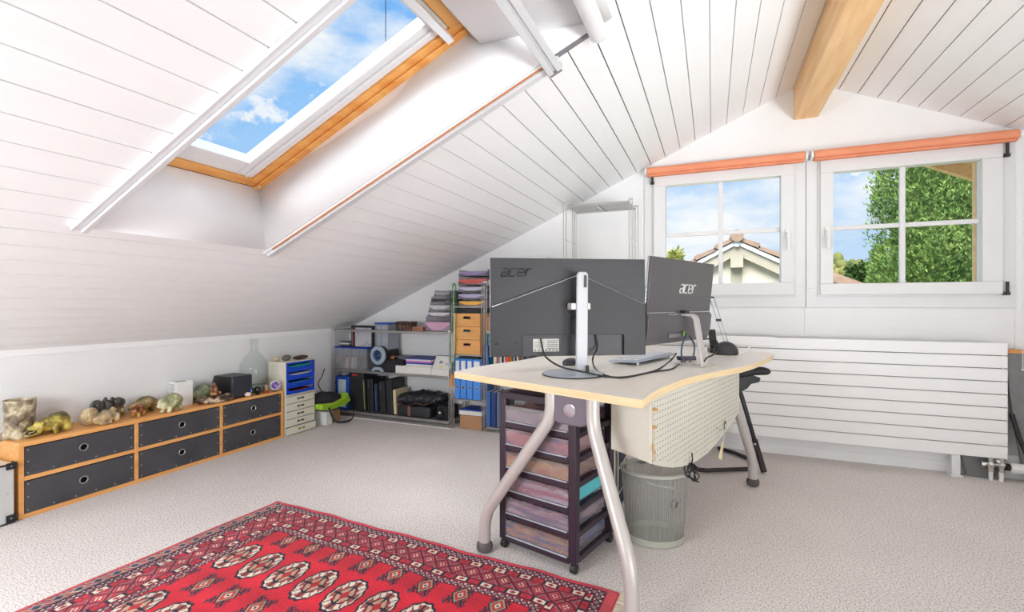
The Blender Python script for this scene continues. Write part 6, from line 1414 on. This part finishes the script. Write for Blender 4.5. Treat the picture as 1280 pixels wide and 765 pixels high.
# ---------------------------------------------------------------- light
w = bpy.data.worlds.new('sky'); bpy.context.scene.world = w; w.use_nodes = True; nt = w.node_tree
bg = nt.nodes['Background']; tc = nt.nodes.new('ShaderNodeTexCoord')
sep = nt.nodes.new('ShaderNodeSeparateXYZ'); nt.links.new(tc.outputs['Generated'], sep.inputs[0])
ramp = nt.nodes.new('ShaderNodeValToRGB'); el = ramp.color_ramp.elements
el[0].position = .0; el[0].color = rgb((214, 232, 250)); el[1].position = .75; el[1].color = rgb((96, 166, 242))
q = el.new(.22); q.color = rgb((172, 212, 252)); q = el.new(.45); q.color = rgb((130, 192, 250))
nt.links.new(sep.outputs['Z'], ramp.inputs[0])
mp = nt.nodes.new('ShaderNodeMapping'); mp.inputs['Scale'].default_value = (1, 1, 2.4); mp.inputs['Location'].default_value = (1.3, .4, .2)
nt.links.new(tc.outputs['Generated'], mp.inputs[0])
cn = nt.nodes.new('ShaderNodeTexNoise'); cn.inputs['Scale'].default_value = 2.6; cn.inputs['Detail'].default_value = 9; cn.inputs['Roughness'].default_value = .58
nt.links.new(mp.outputs[0], cn.inputs['Vector'])
cr = nt.nodes.new('ShaderNodeValToRGB'); ce = cr.color_ramp.elements; ce[0].position = .52; ce[0].color = (0, 0, 0, 1); ce[1].position = .68; ce[1].color = (1, 1, 1, 1)
nt.links.new(cn.outputs['Fac'], cr.inputs[0])
mp2 = nt.nodes.new('ShaderNodeMapping'); mp2.inputs['Scale'].default_value = (1, 1, 1.2); nt.links.new(tc.outputs['Generated'], mp2.inputs[0])
c2 = nt.nodes.new('ShaderNodeTexNoise'); c2.inputs['Scale'].default_value = 17; c2.inputs['Detail'].default_value = 7; c2.inputs['Roughness'].default_value = .6
nt.links.new(mp2.outputs[0], c2.inputs['Vector'])
cr2 = nt.nodes.new('ShaderNodeValToRGB'); ce = cr2.color_ramp.elements; ce[0].position = .57; ce[0].color = (0, 0, 0, 1); ce[1].position = .66; ce[1].color = (.85, .85, .85, 1)
nt.links.new(c2.outputs['Fac'], cr2.inputs[0])
mxf = nt.nodes.new('ShaderNodeMath'); mxf.operation = 'MAXIMUM'
nt.links.new(cr.outputs[0], mxf.inputs[0]); nt.links.new(cr2.outputs[0], mxf.inputs[1])
mx = nt.nodes.new('ShaderNodeMix'); mx.data_type = 'RGBA'; mx.inputs['B'].default_value = (1, 1, 1, 1)
nt.links.new(mxf.outputs[0], mx.inputs['Factor']); nt.links.new(ramp.outputs[0], mx.inputs['A']); nt.links.new(mx.outputs['Result'], bg.inputs['Color'])
bg.inputs['Strength'].default_value = 1.0
def lamp(kind, name, loc, energy, size=.5, col=(1, 1, 1), target=None, sy=None, spread=None):
    l = bpy.data.lights.new(name, kind); l.energy = energy; l.color = col
    if kind == 'AREA': l.size = size; l.shape = 'RECTANGLE' if sy else 'SQUARE'; l.size_y = sy or size
    elif kind == 'POINT': l.shadow_soft_size = size
    elif kind == 'SUN': l.angle = size
    if spread and kind == 'AREA': l.spread = spread
    o = bpy.data.objects.new(name, l); C.objects.link(o); o.location = loc
    if target is not None: o.rotation_euler = (Vector(target)-Vector(loc)).to_track_quat('-Z', 'Y').to_euler()
    return o
K_ = 1.06
lamp('SUN', 'sun', (-6, -1, 9), 8.2, math.radians(50), (1, .985, .97), target=(-6+.12, -1+.62, 9-.78))
lamp('AREA', 'ceiling_fill', (3.2, .8, 1.0), 18*K_, 1.2, (.93, .97, 1), target=(3.0, .9, 3), sy=1.6)  # added fill out of view, pointed up to brighten the right-hand ceiling
lamp('AREA', 'left_fill', (-1.9, -.9, 1.2), 56*K_, 1.2, (.92, .97, 1), target=(-2.2, 1.5, 0), sy=.8)  # invented fill without a fixture, lifts the left floor and cabinet side
lamp('AREA', 'upward_fill', (1.8, -1.0, .7), 12*K_, .8, (.94, .975, 1), target=(-.6, 3.2, 2.2), spread=math.radians(80))  # unseen fill added to raise the far ceiling
lamp('AREA', 'upward_fill', (2.6, 1.2, .5), 6*K_, .7, (.94, .975, 1), target=(.2, 3.8, 2.6), spread=math.radians(90))  # extra fill beside the camera, no fixture, brightens the gable top
lamp('AREA', 'upward_fill', (2.2, .2, .5), 14*K_, .8, (.94, .975, 1), target=(-.5, 1.8, 2.2), spread=math.radians(90))  # added fill outside the frame for the ceiling near the skylight
# ---------------------------------------------------------------- camera
cam = bpy.data.cameras.new('camera'); co = bpy.data.objects.new('camera', cam); C.objects.link(co)
cam.sensor_width = 36; cam.lens = 36*F/1280; cam.shift_y = (HOR-382.5)/1280; cam.clip_start = .02; cam.clip_end = 2000
co.location = (0, 0, CZ); co.rotation_euler = (PI/2, 0, TH)
sc = bpy.context.scene; sc.camera = co
sc.view_settings.view_transform = 'Standard'; sc.view_settings.look = 'None'; sc.view_settings.exposure = 0.0; sc.view_settings.gamma = 1; sc.view_settings.use_curve_mapping = False
sc.cycles.max_bounces = 12; sc.cycles.diffuse_bounces = 6; sc.cycles.transparent_max_bounces = 16; sc.cycles.use_denoising = True
